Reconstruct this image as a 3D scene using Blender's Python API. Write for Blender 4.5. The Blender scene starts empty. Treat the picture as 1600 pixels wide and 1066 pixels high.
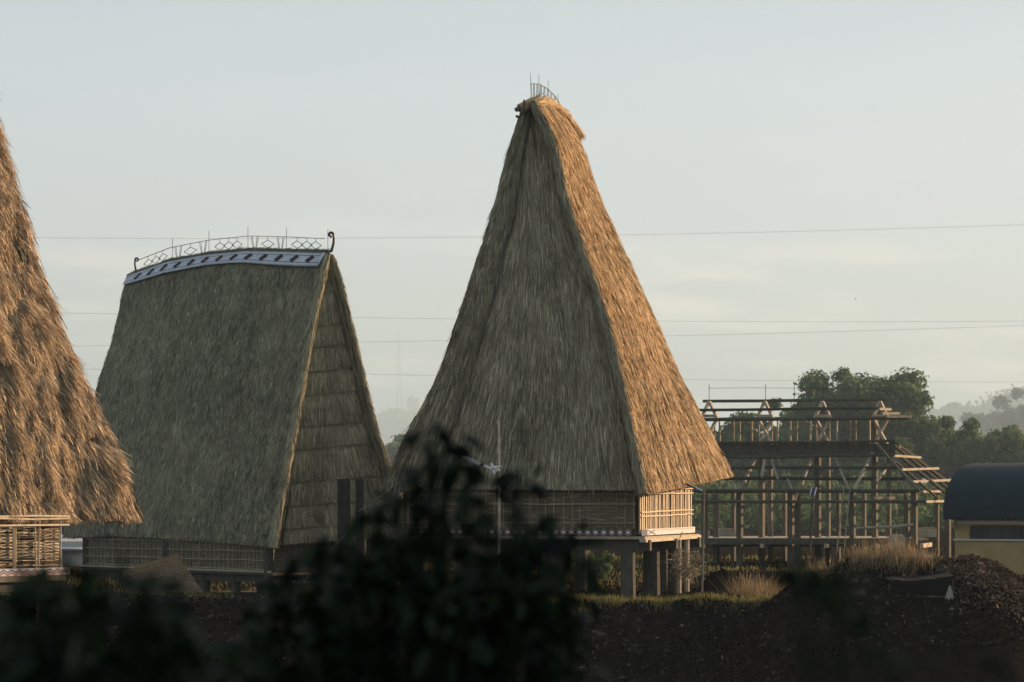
import bpy, math, random
import numpy as np
from mathutils import Vector
R = math.radians
rng = np.random.default_rng(7)
random.seed(7)
sc = bpy.context.scene
col = sc.collection

# ------------------------------------------------------------------ camera, sky, sun, exposure
FPX, HOR, CAMZ = 4000.0, 790.0, 2.8
cam = bpy.data.cameras.new('camera'); camo = bpy.data.objects.new('camera', cam); col.objects.link(camo)
camo.location = (0, 0, CAMZ); camo.rotation_euler = (R(90), 0, 0)
cam.sensor_width = 36; cam.lens = 90; cam.shift_y = (HOR-533)/1600
cam.clip_start = 0.3; cam.clip_end = 30000
cam.dof.use_dof = True; cam.dof.focus_distance = 79; cam.dof.aperture_fstop = 3.0
sc.camera = camo

SUN_EL = R(13.5); sx, sy = 0.84, 0.54
SUN_AZ = math.atan2(sx, sy)                       # clockwise from +Y
w = bpy.data.worlds.new('World'); sc.world = w; w.use_nodes = True
nt = w.node_tree; nt.nodes.clear()
out = nt.nodes.new('ShaderNodeOutputWorld'); bg = nt.nodes.new('ShaderNodeBackground')
sky = nt.nodes.new('ShaderNodeTexSky'); sky.sky_type = 'NISHITA'; sky.sun_disc = False
sky.sun_elevation = SUN_EL; sky.sun_rotation = SUN_AZ
sky.air_density = 1.0; sky.dust_density = 2.0; sky.ozone_density = 1.5
bg.inputs['Strength'].default_value = 0.1
tc = nt.nodes.new('ShaderNodeTexCoord'); sep = nt.nodes.new('ShaderNodeSeparateXYZ')
nt.links.new(tc.outputs['Generated'], sep.inputs[0])
ramp = nt.nodes.new('ShaderNodeValToRGB'); e = ramp.color_ramp.elements   # high thin overcast veil, by elevation
stops = [(0.0, (1.6, 1.75, 1.85)), (0.05, (1.86, 2.04, 2.25)), (0.10, (2.42, 2.70, 3.12)), (0.16, (2.36, 2.74, 3.15)), (0.21, (2.02, 2.40, 2.80)), (0.5, (1.5, 1.75, 1.9)), (1.0, (1.0, 1.25, 1.5))]
while len(e) < len(stops): e.new(0.5)
for el, (p, c) in zip(e, stops): el.position = p; el.color = (*c, 1)
nt.links.new(sep.outputs['Z'], ramp.inputs[0])
mx = nt.nodes.new('ShaderNodeMix'); mx.data_type = 'RGBA'; mx.inputs[0].default_value = 0.97
nt.links.new(sky.outputs[0], mx.inputs[6]); nt.links.new(ramp.outputs[0], mx.inputs[7])
# low streaky clouds
mp = nt.nodes.new('ShaderNodeMapping'); mp.inputs['Scale'].default_value = (9, 9, 55)
nz = nt.nodes.new('ShaderNodeTexNoise'); nz.inputs['Scale'].default_value = 1.0; nz.inputs['Detail'].default_value = 8; nz.inputs['Roughness'].default_value = 0.55
nt.links.new(tc.outputs['Generated'], mp.inputs[0]); nt.links.new(mp.outputs[0], nz.inputs[0])
cr = nt.nodes.new('ShaderNodeValToRGB'); cr.color_ramp.elements[0].position = 0.50; cr.color_ramp.elements[1].position = 0.62
nt.links.new(nz.outputs[0], cr.inputs[0])
band = nt.nodes.new('ShaderNodeValToRGB'); b = band.color_ramp.elements
bst = [(0.0, 0.1), (0.045, 0.8), (0.085, 1.0), (0.115, 0.12), (0.2, 0.0)]
while len(b) < len(bst): b.new(0.5)
for el, (p, c) in zip(b, bst): el.position = p; el.color = (c, c, c, 1)
nt.links.new(sep.outputs['Z'], band.inputs[0])
ml = nt.nodes.new('ShaderNodeMath'); ml.operation = 'MULTIPLY'
nt.links.new(cr.outputs[0], ml.inputs[0]); nt.links.new(band.outputs[0], ml.inputs[1])
ml2 = nt.nodes.new('ShaderNodeMath'); ml2.operation = 'MULTIPLY'; ml2.inputs[1].default_value = 0.95
nt.links.new(ml.outputs[0], ml2.inputs[0])
mx2 = nt.nodes.new('ShaderNodeMix'); mx2.data_type = 'RGBA'; mx2.inputs[7].default_value = (3.9, 3.75, 3.5, 1)
nt.links.new(ml2.outputs[0], mx2.inputs[0]); nt.links.new(mx.outputs[2], mx2.inputs[6])
nt.links.new(mx2.outputs[2], bg.inputs['Color']); nt.links.new(bg.outputs[0], out.inputs[0])

sl = bpy.data.lights.new('sun', 'SUN'); so = bpy.data.objects.new('sun', sl); col.objects.link(so)
sl.energy = 5.0; sl.angle = R(0.5); sl.color = (1.0, 0.63, 0.34)
sv = Vector((sx*math.cos(SUN_EL), sy*math.cos(SUN_EL), math.sin(SUN_EL)))
so.rotation_euler = sv.to_track_quat('Z', 'Y').to_euler(); so.location = (60, 60, 40)
sc.view_settings.view_transform = 'Standard'; sc.view_settings.look = 'None'
sc.view_settings.gamma = 1; sc.view_settings.exposure = 1.35
sc.cycles.max_bounces = 5; sc.cycles.diffuse_bounces = 3; sc.cycles.volume_bounces = 1
sc.cycles.use_denoising = True

# ------------------------------------------------------------------ helpers
def P(px, py, Y):
    return np.array([(px-800)/FPX*Y, Y, CAMZ+(HOR-py)/FPX*Y])

_T = {}
def vnoise(x, y, seed=0):
    if seed not in _T: _T[seed] = np.random.default_rng(seed+100).random((128, 128))
    t = _T[seed]; x = np.asarray(x, float); y = np.asarray(y, float)
    xi = np.floor(x).astype(int); yi = np.floor(y).astype(int); fx = x-xi; fy = y-yi
    fx = fx*fx*(3-2*fx); fy = fy*fy*(3-2*fy)
    a = t[xi % 128, yi % 128]; b_ = t[(xi+1) % 128, yi % 128]; c = t[xi % 128, (yi+1) % 128]; d = t[(xi+1) % 128, (yi+1) % 128]
    return (a*(1-fx)+b_*fx)*(1-fy)+(c*(1-fx)+d*fx)*fy
def fbm(x, y, seed=0, o=4):
    s = 0; a = 1; n = 0
    for k in range(o): s = s+a*vnoise(x*2**k, y*2**k, seed+k); n += a; a *= .5
    return s/n

def nrm(v):
    v = np.asarray(v, float); return v/(np.linalg.norm(v, axis=-1, keepdims=True)+1e-12)

class MB:
    def __init__(s): s.v = []; s.q = []; s.t = []; s.n = 0
    def _add(s, v, q=None, t=None, tone=.5, m=0):
        v = np.asarray(v, float).reshape(-1, 3); s.v.append(v)
        for f, L in ((q, s.q), (t, s.t)):
            if f is not None and len(f):
                f = np.asarray(f, int)+s.n; k = len(f)
                tn = np.broadcast_to(np.asarray(tone, float), (k,)) if np.ndim(tone) == 0 or len(tone) == k else np.full(k, .5)
                L.append((f, tn, np.full(k, m)))
        s.n += len(v); return s
    def quad(s, a, b_, c, d, tone=.5, m=0): return s._add([a, b_, c, d], [[0, 1, 2, 3]], tone=tone, m=m)
    def tri(s, a, b_, c, tone=.5, m=0): return s._add([a, b_, c], None, [[0, 1, 2]], tone=tone, m=m)
    def box(s, lo, hi, tone=.5, m=0):
        (x0, y0, z0), (x1, y1, z1) = lo, hi
        v = [(x0,y0,z0),(x1,y0,z0),(x1,y1,z0),(x0,y1,z0),(x0,y0,z1),(x1,y0,z1),(x1,y1,z1),(x0,y1,z1)]
        return s._add(v, [[0,3,2,1],[4,5,6,7],[0,1,5,4],[1,2,6,5],[2,3,7,6],[3,0,4,7]], tone=tone, m=m)
    def bar(s, a, b_, r, n=7, r2=None, tone=None, m=0, seg=1, wob=0, r_z=None):
        a = np.asarray(a, float); b_ = np.asarray(b_, float); r2 = r if r2 is None else r2
        return s.tube([a+(b_-a)*i/seg + (rng.normal(0, wob, 3) if 0 < i < seg and wob else 0) for i in range(seg+1)],
                      [r+(r2-r)*i/seg for i in range(seg+1)], n, tone, m)
    def tube(s, pts, r, n=7, tone=None, m=0):
        pts = np.asarray(pts, float); k = len(pts); r = np.broadcast_to(np.asarray(r, float), (k,))
        if tone is None: tone = rng.uniform(.2, .9)
        d = nrm(np.gradient(pts, axis=0)); up = np.array([0, 0, 1.]) if abs(d[0][2]) < .9 else np.array([0, 1., 0])
        u = nrm(np.cross(d, up)); w_ = np.cross(d, u)
        an = np.arange(n)*2*math.pi/n+math.pi/n
        ring = pts[:, None]+(np.cos(an)[None, :, None]*u[:, None]+np.sin(an)[None, :, None]*w_[:, None])*r[:, None, None]
        q = [[i*n+j, i*n+(j+1) % n, (i+1)*n+(j+1) % n, (i+1)*n+j] for i in range(k-1) for j in range(n)]
        v = np.concatenate([ring.reshape(-1, 3), pts[:1], pts[-1:]])
        t = [[k*n, (j+1) % n, j] for j in range(n)]+[[k*n+1, (k-1)*n+j, (k-1)*n+(j+1) % n] for j in range(n)]
        return s._add(v, q, t, tone=tone, m=m) if False else s._add2(v, q, t, tone, m)
    def _add2(s, v, q, t, tone, m):
        n0 = s.n; s._add(v, q, None, tone=tone, m=m)
        f = np.asarray(t, int)+n0; s.t.append((f, np.full(len(f), tone), np.full(len(f), m))); return s
    def beam(s, a, b_, w_, h, tone=.5, m=0, side=None):
        """rectangular timber from a to b, w_ across, h tall"""
        a = np.asarray(a, float); b_ = np.asarray(b_, float); d = nrm(b_-a)
        up = np.array([0, 0, 1.]) if abs(d[2]) < .95 else np.array([0, 1., 0])
        u = nrm(np.cross(d, up)) if side is None else nrm(side); t = nrm(np.cross(u, d))
        v = [p+u*i*w_/2+t*j*h/2 for p in (a, b_) for i, j in ((-1,-1),(1,-1),(1,1),(-1,1))]
        return s._add(v, [[0,1,2,3],[7,6,5,4],[0,4,5,1],[1,5,6,2],[2,6,7,3],[3,7,4,0]], tone=tone, m=m)
    def grid(s, G, tone=.5, m=0, flip=False):
        nu, nv = G.shape[:2]; i = np.arange(nu*nv).reshape(nu, nv)
        q = np.stack([i[:-1, :-1], i[1:, :-1], i[1:, 1:], i[:-1, 1:]], -1).reshape(-1, 4)
        if flip: q = q[:, ::-1]
        return s._add(G.reshape(-1, 3), q, tone=tone, m=m)
    def strands(s, base, d, side, ln, wd, tone, lift, nor, m=0, bend=0):
        """tapered straw blades: base (k,3), direction, width direction"""
        tip = base+d*ln[:, None]+nor*lift[:, None]
        mid = base+d*(ln*.5)[:, None]+nor*(lift*.75)[:, None]
        a = base-side*wd[:, None]/2; b_ = base+side*wd[:, None]/2
        c = mid+side*wd[:, None]/2; dd = mid-side*wd[:, None]/2
        e1 = tip+side*(wd*.25)[:, None]; f1 = tip-side*(wd*.25)[:, None]
        k = len(base); v = np.stack([a, b_, c, dd, e1, f1], 1).reshape(-1, 3); i = np.arange(k)[:, None]*6
        q = np.concatenate([i+np.array([[0, 1, 2, 3]]), i+np.array([[3, 2, 4, 5]])], 0)
        return s._add(v, q, tone=np.concatenate([tone, tone]), m=m)
    def build(s, name, mats, parent=None, smooth=False, **tags):
        V = np.concatenate(s.v); mats = mats if isinstance(mats, (list, tuple)) else [mats]
        if parent is not None:
            o_ = np.zeros(3); p = parent
            while p is not None: o_ = o_+np.array(p.location); p = p.parent
        else:
            o_ = np.array([(V[:, 0].min()+V[:, 0].max())/2, (V[:, 1].min()+V[:, 1].max())/2, V[:, 2].min()])
        V = V-o_
        me = bpy.data.meshes.new(name); parts = []
        me.vertices.add(len(V)); me.vertices.foreach_set('co', V.astype(np.float32).ravel())
        loops = []; st = []; tot = []; tones = []; mi = []; c = 0
        for L, k in ((s.q, 4), (s.t, 3)):
            for f, tn, m in L:
                loops.append(f.ravel()); st.append(c+np.arange(len(f))*k); tot.append(np.full(len(f), k)); c += f.size; tones.append(tn); mi.append(m)
        loops = np.concatenate(loops); st = np.concatenate(st); tot = np.concatenate(tot)
        me.loops.add(len(loops)); me.loops.foreach_set('vertex_index', loops.astype(np.int32))
        me.polygons.add(len(st)); me.polygons.foreach_set('loop_start', st.astype(np.int32)); me.polygons.foreach_set('loop_total', tot.astype(np.int32))
        me.polygons.foreach_set('material_index', np.concatenate(mi).astype(np.int32))
        me.polygons.foreach_set('use_smooth', np.full(len(st), bool(smooth)))
        me.update(calc_edges=True)
        at = me.attributes.new('tone', 'FLOAT', 'FACE'); at.data.foreach_set('value', np.concatenate(tones).astype(np.float32))
        for m in mats: me.materials.append(m)
        o = bpy.data.objects.new(name, me); col.objects.link(o)
        if parent is not None: o.parent = parent
        else: o.location = o_
        for k, v in tags.items(): o[k] = v
        return o

def thing(name, label, cat, loc, group=None):
    o = bpy.data.objects.new(name, None); col.objects.link(o); o.location = tuple(loc); o.empty_display_size = .3
    o['label'] = label; o['category'] = cat
    if group: o['group'] = group
    return o

def mat(name, dark, light=None, rough=.85, nscale=3.0, namt=.25, bump=0.0, bscale=20.0, stretch=None, spec=.2, metal=0):
    m = bpy.data.materials.new(name); m.use_nodes = True; t = m.node_tree; bs = t.nodes['Principled BSDF']
    light = light or dark
    at = t.nodes.new('ShaderNodeAttribute'); at.attribute_name = 'tone'
    mxx = t.nodes.new('ShaderNodeMix'); mxx.data_type = 'RGBA'; mxx.inputs[6].default_value = (*dark, 1); mxx.inputs[7].default_value = (*light, 1)
    t.links.new(at.outputs['Fac'], mxx.inputs[0])
    co = t.nodes.new('ShaderNodeTexCoord'); mpp = t.nodes.new('ShaderNodeMapping')
    if stretch: mpp.inputs['Scale'].default_value = stretch
    t.links.new(co.outputs['Object'], mpp.inputs[0])
    nn = t.nodes.new('ShaderNodeTexNoise'); nn.inputs['Scale'].default_value = nscale; nn.inputs['Detail'].default_value = 6
    t.links.new(mpp.outputs[0], nn.inputs[0])
    mr = t.nodes.new('ShaderNodeMapRange'); mr.inputs[1].default_value = .3; mr.inputs[2].default_value = .7; mr.inputs[3].default_value = 1-namt; mr.inputs[4].default_value = 1+namt
    t.links.new(nn.outputs[0], mr.inputs[0])
    vm = t.nodes.new('ShaderNodeVectorMath'); vm.operation = 'SCALE'
    t.links.new(mxx.outputs[2], vm.inputs[0]); t.links.new(mr.outputs[0], vm.inputs['Scale'])
    t.links.new(vm.outputs[0], bs.inputs['Base Color'])
    bs.inputs['Roughness'].default_value = rough; bs.inputs['Specular IOR Level'].default_value = spec; bs.inputs['Metallic'].default_value = metal
    if bump:
        n2 = t.nodes.new('ShaderNodeTexNoise'); n2.inputs['Scale'].default_value = bscale; n2.inputs['Detail'].default_value = 5
        t.links.new(mpp.outputs[0], n2.inputs[0]); bp = t.nodes.new('ShaderNodeBump'); bp.inputs['Strength'].default_value = .8; bp.inputs['Distance'].default_value = bump
        t.links.new(n2.outputs[0], bp.inputs['Height']); t.links.new(bp.outputs[0], bs.inputs['Normal'])
    return m

M = dict(
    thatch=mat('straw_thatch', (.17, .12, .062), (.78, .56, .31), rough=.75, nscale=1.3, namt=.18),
    thatch_grey=mat('shaded_grey_thatch', (.078, .075, .051), (.52, .485, .33), rough=.8, nscale=1.1, namt=.2),  # grey carries the shade of roof faces turned from the sun
    thatch_gold=mat('fresh_thatch', (.13, .092, .054), (.86, .65, .41), rough=.7, nscale=1.6, namt=.25),
    bamboo=mat('bamboo', (.28, .21, .13), (.70, .60, .44), rough=.55, nscale=8, namt=.2, spec=.3),
    bamboo_old=mat('weathered_bamboo', (.14, .12, .09), (.38, .33, .23), rough=.7, nscale=8, namt=.25),
    weave=mat('woven_bamboo', (.065, .057, .04), (.22, .185, .125), rough=.8, nscale=9, namt=.35, bump=.01, bscale=30, stretch=(1, 1, 6)),
    timber=mat('grey_timber', (.032, .033, .027), (.135, .128, .10), rough=.8, nscale=4, namt=.3, bump=.01, bscale=25, stretch=(3, 3, .6)),
    timber_dark=mat('dark_timber', (.028, .027, .024), (.07, .065, .055), rough=.85, nscale=4, namt=.3, bump=.01, bscale=25, stretch=(3, 3, .6)),
    timber_mid=mat('weathered_pine', (.11, .10, .078), (.36, .325, .25), rough=.75, nscale=4, namt=.25, bump=.006, bscale=20),
    timber_new=mat('new_timber', (.24, .205, .15), (.52, .455, .35), rough=.7, nscale=4, namt=.25, bump=.006, bscale=20),
    white=mat('white_paint', (.52, .52, .54), (.62, .62, .64), rough=.6, nscale=12, namt=.08),
    bluewhite=mat('pale_blue_paint', (.50, .56, .64), (.66, .70, .76), rough=.6, nscale=12, namt=.12),
    maroon=mat('dark_red_paint', (.035, .022, .028), (.06, .032, .04), rough=.6, nscale=12, namt=.2),
    navy=mat('dark_blue_paint', (.03, .055, .12), (.05, .09, .18), rough=.6, nscale=12, namt=.2),
    red=mat('red_paint', (.28, .06, .05), (.35, .09, .07), rough=.6, nscale=12, namt=.2),
    iron=mat('dark_iron', (.05, .05, .05), (.08, .08, .08), rough=.6, nscale=9, namt=.2),
    ironfence=mat('weathered_iron', (.10, .11, .10), (.16, .17, .15), rough=.6, nscale=9, namt=.2),
    steel=mat('galvanised_steel', (.5, .52, .54), (.65, .67, .7), rough=.35, nscale=9, namt=.1, metal=.7, spec=.5),
    plastic=mat('white_plastic', (.7, .7, .68), (.8, .8, .78), rough=.4, nscale=9, namt=.05, spec=.4),
    blue_roof=mat('blue_grey_sheet_roof', (.010, .022, .032), (.016, .034, .046), rough=.7, nscale=1.2, namt=.15, spec=.15),
    yellow=mat('ochre_render', (.35, .29, .14), (.40, .33, .16), rough=.9, nscale=2.0, namt=.12, bump=.004, bscale=40),
    glass=mat('dark_window_glass', (.012, .02, .026), (.04, .055, .065), rough=.3, nscale=.7, namt=.4, spec=.3),
    soil=mat('dark_soil', (.007, .006, .0055), (.024, .018, .014), rough=1, nscale=3.5, namt=.5, bump=.05, bscale=9, spec=0),
    litter=mat('leaf_litter', (.006, .0055, .005), (.17, .15, .135), rough=1, nscale=3, namt=.4, spec=0),
    mulch=mat('dry_leaves', (.05, .032, .02), (.36, .26, .18), rough=.9, nscale=3, namt=.4, spec=.1),
    drygrass=mat('dry_grass', (.14, .11, .065), (.52, .41, .25), rough=.8, nscale=3, namt=.2),
    grass=mat('green_grass', (.06, .07, .02), (.34, .32, .12), rough=.8, nscale=2, namt=.3),
    leaf=mat('tree_foliage', (.042, .078, .034), (.15, .23, .09), rough=.7, nscale=.4, namt=.3),
    leaf_far=mat('distant_foliage', (.03, .055, .03), (.07, .10, .05), rough=.8, nscale=.1, namt=.3),
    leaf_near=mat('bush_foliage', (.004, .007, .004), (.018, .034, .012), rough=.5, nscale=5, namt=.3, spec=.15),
    bark=mat('tree_bark', (.06, .045, .03), (.14, .11, .08), rough=.9, nscale=4, namt=.3, bump=.02, bscale=10),
    cloth=mat('white_rag', (.34, .33, .29), (.4, .38, .34), rough=.9, nscale=5, namt=.1),
    tarp=mat('black_tarpaulin', (.005, .005, .006), (.014, .014, .015), rough=.8, nscale=3, namt=.3, bump=.03, bscale=4),
    teal=mat('teal_sheet_roof', (.05, .12, .11), (.08, .17, .15), rough=.5, nscale=2, namt=.15),
    panel=mat('solar_panel', (.02, .06, .16), (.03, .09, .22), rough=.3, nscale=9, namt=.1, spec=.5),
    pale=mat('pale_render', (.42, .40, .36), (.5, .48, .43), rough=.9, nscale=2, namt=.1),
)

def translucent(m, f):
    t = m.node_tree; bs = t.nodes['Principled BSDF']; o = t.nodes['Material Output']; tr = t.nodes.new('ShaderNodeBsdfTranslucent'); mix = t.nodes.new('ShaderNodeMixShader'); mix.inputs[0].default_value = f
    t.links.new(bs.inputs['Base Color'].links[0].from_socket, tr.inputs[0]); t.links.new(bs.outputs[0], mix.inputs[1]); t.links.new(tr.outputs[0], mix.inputs[2]); t.links.new(mix.outputs[0], o.inputs[0])
for k_, f_ in (('leaf', .45), ('leaf_far', .3), ('drygrass', .3), ('grass', .35), ('leaf_near', .25)): translucent(M[k_], f_)
def edge(pts):
    """curve from (px, py, Y) points, Y may be missing between the ends; parameter 0 (top) .. 1 (bottom) by height"""
    p = [(a[0], a[1], a[2] if len(a) > 2 else None) for a in pts]
    pa = [a for a in p if a[2] is not None]
    Y = np.interp([a[1] for a in p], [a[1] for a in pa], [a[2] for a in pa])
    W = np.array([P(a[0], a[1], y) for a, y in zip(p, Y)])
    t = np.array([a[1] for a in p], float); t = (t-t[0])/(t[-1]-t[0])
    tt = np.linspace(0, 1, 41); C = np.stack([np.interp(tt, t, W[:, k]) for k in range(3)], 1)
    for _ in range(2): C[1:-1] = (C[:-2]+2*C[1:-1]+C[2:])/4
    return lambda s: np.stack([np.interp(s, tt, C[:, k]) for k in range(3)], -1)

def hcurve(W):
    """curve through world points, by parameter 0..1 of chord length"""
    W = np.asarray(W, float); d = np.r_[0, np.cumsum(np.linalg.norm(np.diff(W, axis=0), axis=1))]; d /= d[-1]
    return lambda u: np.stack([np.interp(u, d, W[:, k]) for k in range(3)], -1)

def patch(L, Rr, top=None, bot=None, amp=.05, seed=0, bulge=0., sag=0, sx_=.28, sy_=1.6, lump=0):
    """Coons-like face between two edge curves; returns S(u, s) with clumpy relief along the fall of the straw"""
    Wd = np.linalg.norm(L(np.array(1.))-Rr(np.array(1.))); Hd = np.linalg.norm(L(np.array(0.))-L(np.array(1.)))
    def S0(u, s):
        a = L(s); b_ = Rr(s); p = a*(1-u)[..., None]+b_*u[..., None]
        if top is not None:
            l0 = L(np.zeros_like(s)); r0 = Rr(np.zeros_like(s)); p = p+(top(u)-(l0*(1-u)[..., None]+r0*u[..., None]))*((1-s)**2)[..., None]
        if bot is not None:
            l1 = L(np.ones_like(s)); r1 = Rr(np.ones_like(s)); p = p+(bot(u)-(l1*(1-u)[..., None]+r1*u[..., None]))*(s**2)[..., None]
        return p
    def nor(u, s):
        h = .01; u1 = np.clip(u+h, 0, 1); u0 = np.clip(u-h, 0, 1); s1 = np.clip(s+h, 0, 1); s0 = np.clip(s-h, 0, 1)
        return nrm(np.cross(S0(u1, s)-S0(u0, s), S0(u, s1)-S0(u, s0)))*-1
    def S(u, s, rel=1.0):
        u = np.asarray(u, float); s = np.asarray(s, float)
        p = S0(u, s); n = nor(u, s); wd = np.linalg.norm(L(s)-Rr(s), axis=-1)
        x = (u-.5)*wd/sx_; y = s*Hd/sy_
        r = (vnoise(x*1.0+y*.4, y, seed+1)-.5)*1.1+(vnoise(x*2.3-y*.7, y*2.1, seed+2)-.5)*.8+(vnoise(x*.22, y*.45, seed+3)-.5)*1.6
        g1 = 1-np.abs(2*vnoise(x*1.3+y*.3, y*.8, seed+4)-1)*3.2; g2 = 1-np.abs(2*vnoise(x*2.9-y*.5, y*1.7, seed+5)-1)*3.5
        r = .55*r+lump*((vnoise(x*.55+y*.25, y*.8, seed+6)-.5)+.6*(vnoise(x*1.1-y*.3, y*1.5, seed+7)-.5))-1.0*np.clip(g1, 0, 1)-.6*np.clip(g2, 0, 1)
        d = amp*r*rel+bulge*np.sin(math.pi*u)*np.sin(math.pi*np.clip(s, 0, 1))
        return p+n*d[..., None], n
    S.W = Wd; S.H = Hd; S.L = L; S.R = Rr
    return S

def thatch(mb, S, n, nu=70, nv=90, ln=(.35, .8), wd=(.012, .03), lift=(.01, .07), jit=.10, thick=.3, tone_pow=1.0, tmul=1., fringe=1.0, shag=1.0, tfun=None, cov=1.0):
    """shell with a thick cut eave + straw blades that follow the fall of the roof"""
    u, s = np.meshgrid(np.linspace(0, 1, nu), np.linspace(0, 1, nv), indexing='ij')
    G, N = S(u, s); ct = .33+.18*vnoise(u[:-1, :-1].ravel()*40, s[:-1, :-1].ravel()*9, 5)
    mb.grid(G, tone=ct*tmul)
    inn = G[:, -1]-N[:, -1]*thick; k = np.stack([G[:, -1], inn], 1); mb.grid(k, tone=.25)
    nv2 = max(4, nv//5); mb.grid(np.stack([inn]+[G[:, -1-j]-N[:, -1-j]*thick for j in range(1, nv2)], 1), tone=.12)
    # blades
    wts = None
    tot = n; us = rng.random(tot*2); ss = rng.random(tot*2)
    wdt = np.linalg.norm(S.L(ss)-S.R(ss), axis=-1); keep = rng.random(tot*2) < wdt/max(wdt.max(), 1e-6); us = us[keep][:tot]; ss = ss[keep][:tot]
    p, nn = S(us, ss); p2, _ = S(us, np.clip(ss+.012, 0, 1.0)); p3, _ = S(us, np.clip(ss-.012, 0, 1.0)); d = nrm(p2-p3)
    k = len(us); side = nrm(np.cross(nn, d))
    clump = vnoise(us*S.W/.35, ss*S.H/.9, 31)-.5
    d = nrm(d+side*((rng.normal(0, jit, k)+clump*jit*1.8)[:, None])-np.array([0, 0, .08])*1.0)
    tw = rng.normal(0, .38, k)[:, None]; side = nrm(side*np.cos(tw)+nn*np.sin(tw))
    L_ = rng.uniform(*ln, k)*(1+.3*clump); W_ = rng.uniform(*wd, k)
    L_ = np.minimum(L_, (1-ss)*S.H+.10*fringe)
    lf = rng.uniform(*lift, k)*(1+1.2*np.maximum(clump, 0)*shag)
    big = rng.random(k) < .09; W_ = np.where(big, W_*1.2+.006, W_)
    tn = np.clip(np.where(big, .95, rng.beta(1.2, 1.9, k)*.85)+.30*(vnoise(us*S.W/.5, ss*S.H/1.4, 17)-.5)+.30*(vnoise(us*S.W/1.9, ss*S.H/2.4, 18)-.5)+.1, 0.02, 1)**tone_pow*tmul
    if tfun is not None: tn = np.clip(tn*tfun(us, ss), 0, 1.3)
    mb.strands(p-nn*.012, d, side, L_, W_, tn, lf, nn)
    # fringe of loose ends at the eave and through the cut face
    f = int(S.W*150*fringe)
    if f:
        us = rng.random(f); dep = rng.random(f); p, nn = S(us, np.full(f, .995)); p2, _ = S(us, np.full(f, .97)); d = nrm(p-p2)
        side = nrm(np.cross(nn, d)); p = p-nn*(dep*thick)[:, None]-d*.2
        d = nrm(d+side*rng.normal(0, .14, f)[:, None]+np.array([0, 0, -.25]))
        mb.strands(p, d, side, rng.uniform(.2, .34, f)+(rng.random(f) < .04)*rng.uniform(.05, .2, f), rng.uniform(.012, .03, f), rng.beta(2, 2, f)*(1-.6*dep)*tmul, rng.uniform(0, .03, f), nn)

def roll(mb, C, r, n, s0=0., s1=1., tmul=1., ln=(.3, .7), seed=3, out=None):
    """rounded roll of straw that runs down along a verge"""
    ss = np.linspace(s0, s1, 60); pts = C(ss); rr = r*(.85+.35*vnoise(ss*14, ss*0, seed))
    mb.tube(pts, rr, 8, tone=.3*tmul)
    k = n; t = rng.uniform(s0, s1, k); p = C(t); d = nrm(C(np.clip(t+.01, 0, 1))-C(np.clip(t-.01, 0, 1)))
    a = nrm(np.cross(d, np.array([0, 1., 0]))); b_ = np.cross(d, a); th = rng.uniform(0, 2*math.pi, k)
    nn = a*np.cos(th)[:, None]+b_*np.sin(th)[:, None]; side = nrm(np.cross(nn, d))
    R_ = r*(.85+.35*vnoise(t*14, t*0, seed)); L_ = np.minimum(rng.uniform(*ln, k), (s1-t)*np.linalg.norm(C(1.)-C(0.))+.12)
    d2 = nrm(d+side*rng.normal(0, .12, k)[:, None]+nn*rng.normal(0, .04, k)[:, None])
    mb.strands(p+nn*R_[:, None], d2, side, L_, rng.uniform(.012, .028, k), np.clip(rng.beta(2, 2, k)*tmul+.05, 0, 1.2), rng.uniform(0, .05, k), nn)

# ------------------------------------------------------------------ ground
def moundH(x):
    # crest of the earth bank at Y = 71
    px = x/71*FPX+800
    return np.interp(px, [1120, 1190, 1245, 1300, 1350, 1440, 1520, 1560, 1600, 1650, 1720, 1900], [-1, .05, .85, 1.05, 1.28, 1.33, 1.38, 1.12, .78, .35, .0, -1.5])
def ground_z(x, y):
    x = np.asarray(x, float); y = np.asarray(y, float)
    yc = 73+.6*np.sin(x*.35)
    base = np.zeros_like(x)
    h2 = np.clip((y-80)/6, 0, 1)*np.clip((-1.5-x)/3, 0, 1); base = base-.55*h2*np.clip((135-y)/20, 0, 1)
    sl_ = base-.52*np.maximum(yc-y, 0); sl_ = np.maximum(sl_, -2.3+.0*y)
    near = 1.15-.22*np.maximum(y-6, 0); z = np.maximum(sl_, near)
    hm = moundH(x); mz = np.where(y < 71, hm-.52*(71-y), hm-.55*(y-71)); z = np.where(y > 45, np.maximum(z, mz), z)
    rough = (fbm(x*.9, y*.9, 40)-.5)*.28+(fbm(x*3.1, y*3.1, 50)-.5)*.12
    z = z+rough*np.clip((95-y)/20, .15, 1)*np.clip(y/20, 0, 1)
    far = np.clip((y-1000)/1600, 0, 1); return z-far*6
xs = np.unique(np.r_[-6000, -3000, -1500, -700, -300, -150, -90, np.arange(-60, -18, 2.), np.arange(-18, 18, .16), np.arange(18, 60, 2.), 90, 150, 300, 700, 1500, 3000, 6000])
ys = np.unique(np.r_[-60, -20, -8, np.arange(0, 45, 1.5), np.arange(45, 62, .3), np.arange(62, 78, .13), np.arange(78, 100, .5), np.arange(100, 150, 3), 180, 220, 300, 500, 900, 1500, 2500, 4000, 6500, 9000])
X, Y_ = np.meshgrid(xs, ys, indexing='ij'); G = np.stack([X, Y_, ground_z(X, Y_)], -1)
mb = MB(); mb.grid(G, tone=fbm((X[:-1, :-1]*.5).ravel(), (Y_[:-1, :-1]*.5).ravel(), 60))
ground = mb.build('ground', M['soil'], smooth=True, kind='structure', label='dark bare earth of the building site sloping down in front of the houses')

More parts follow.
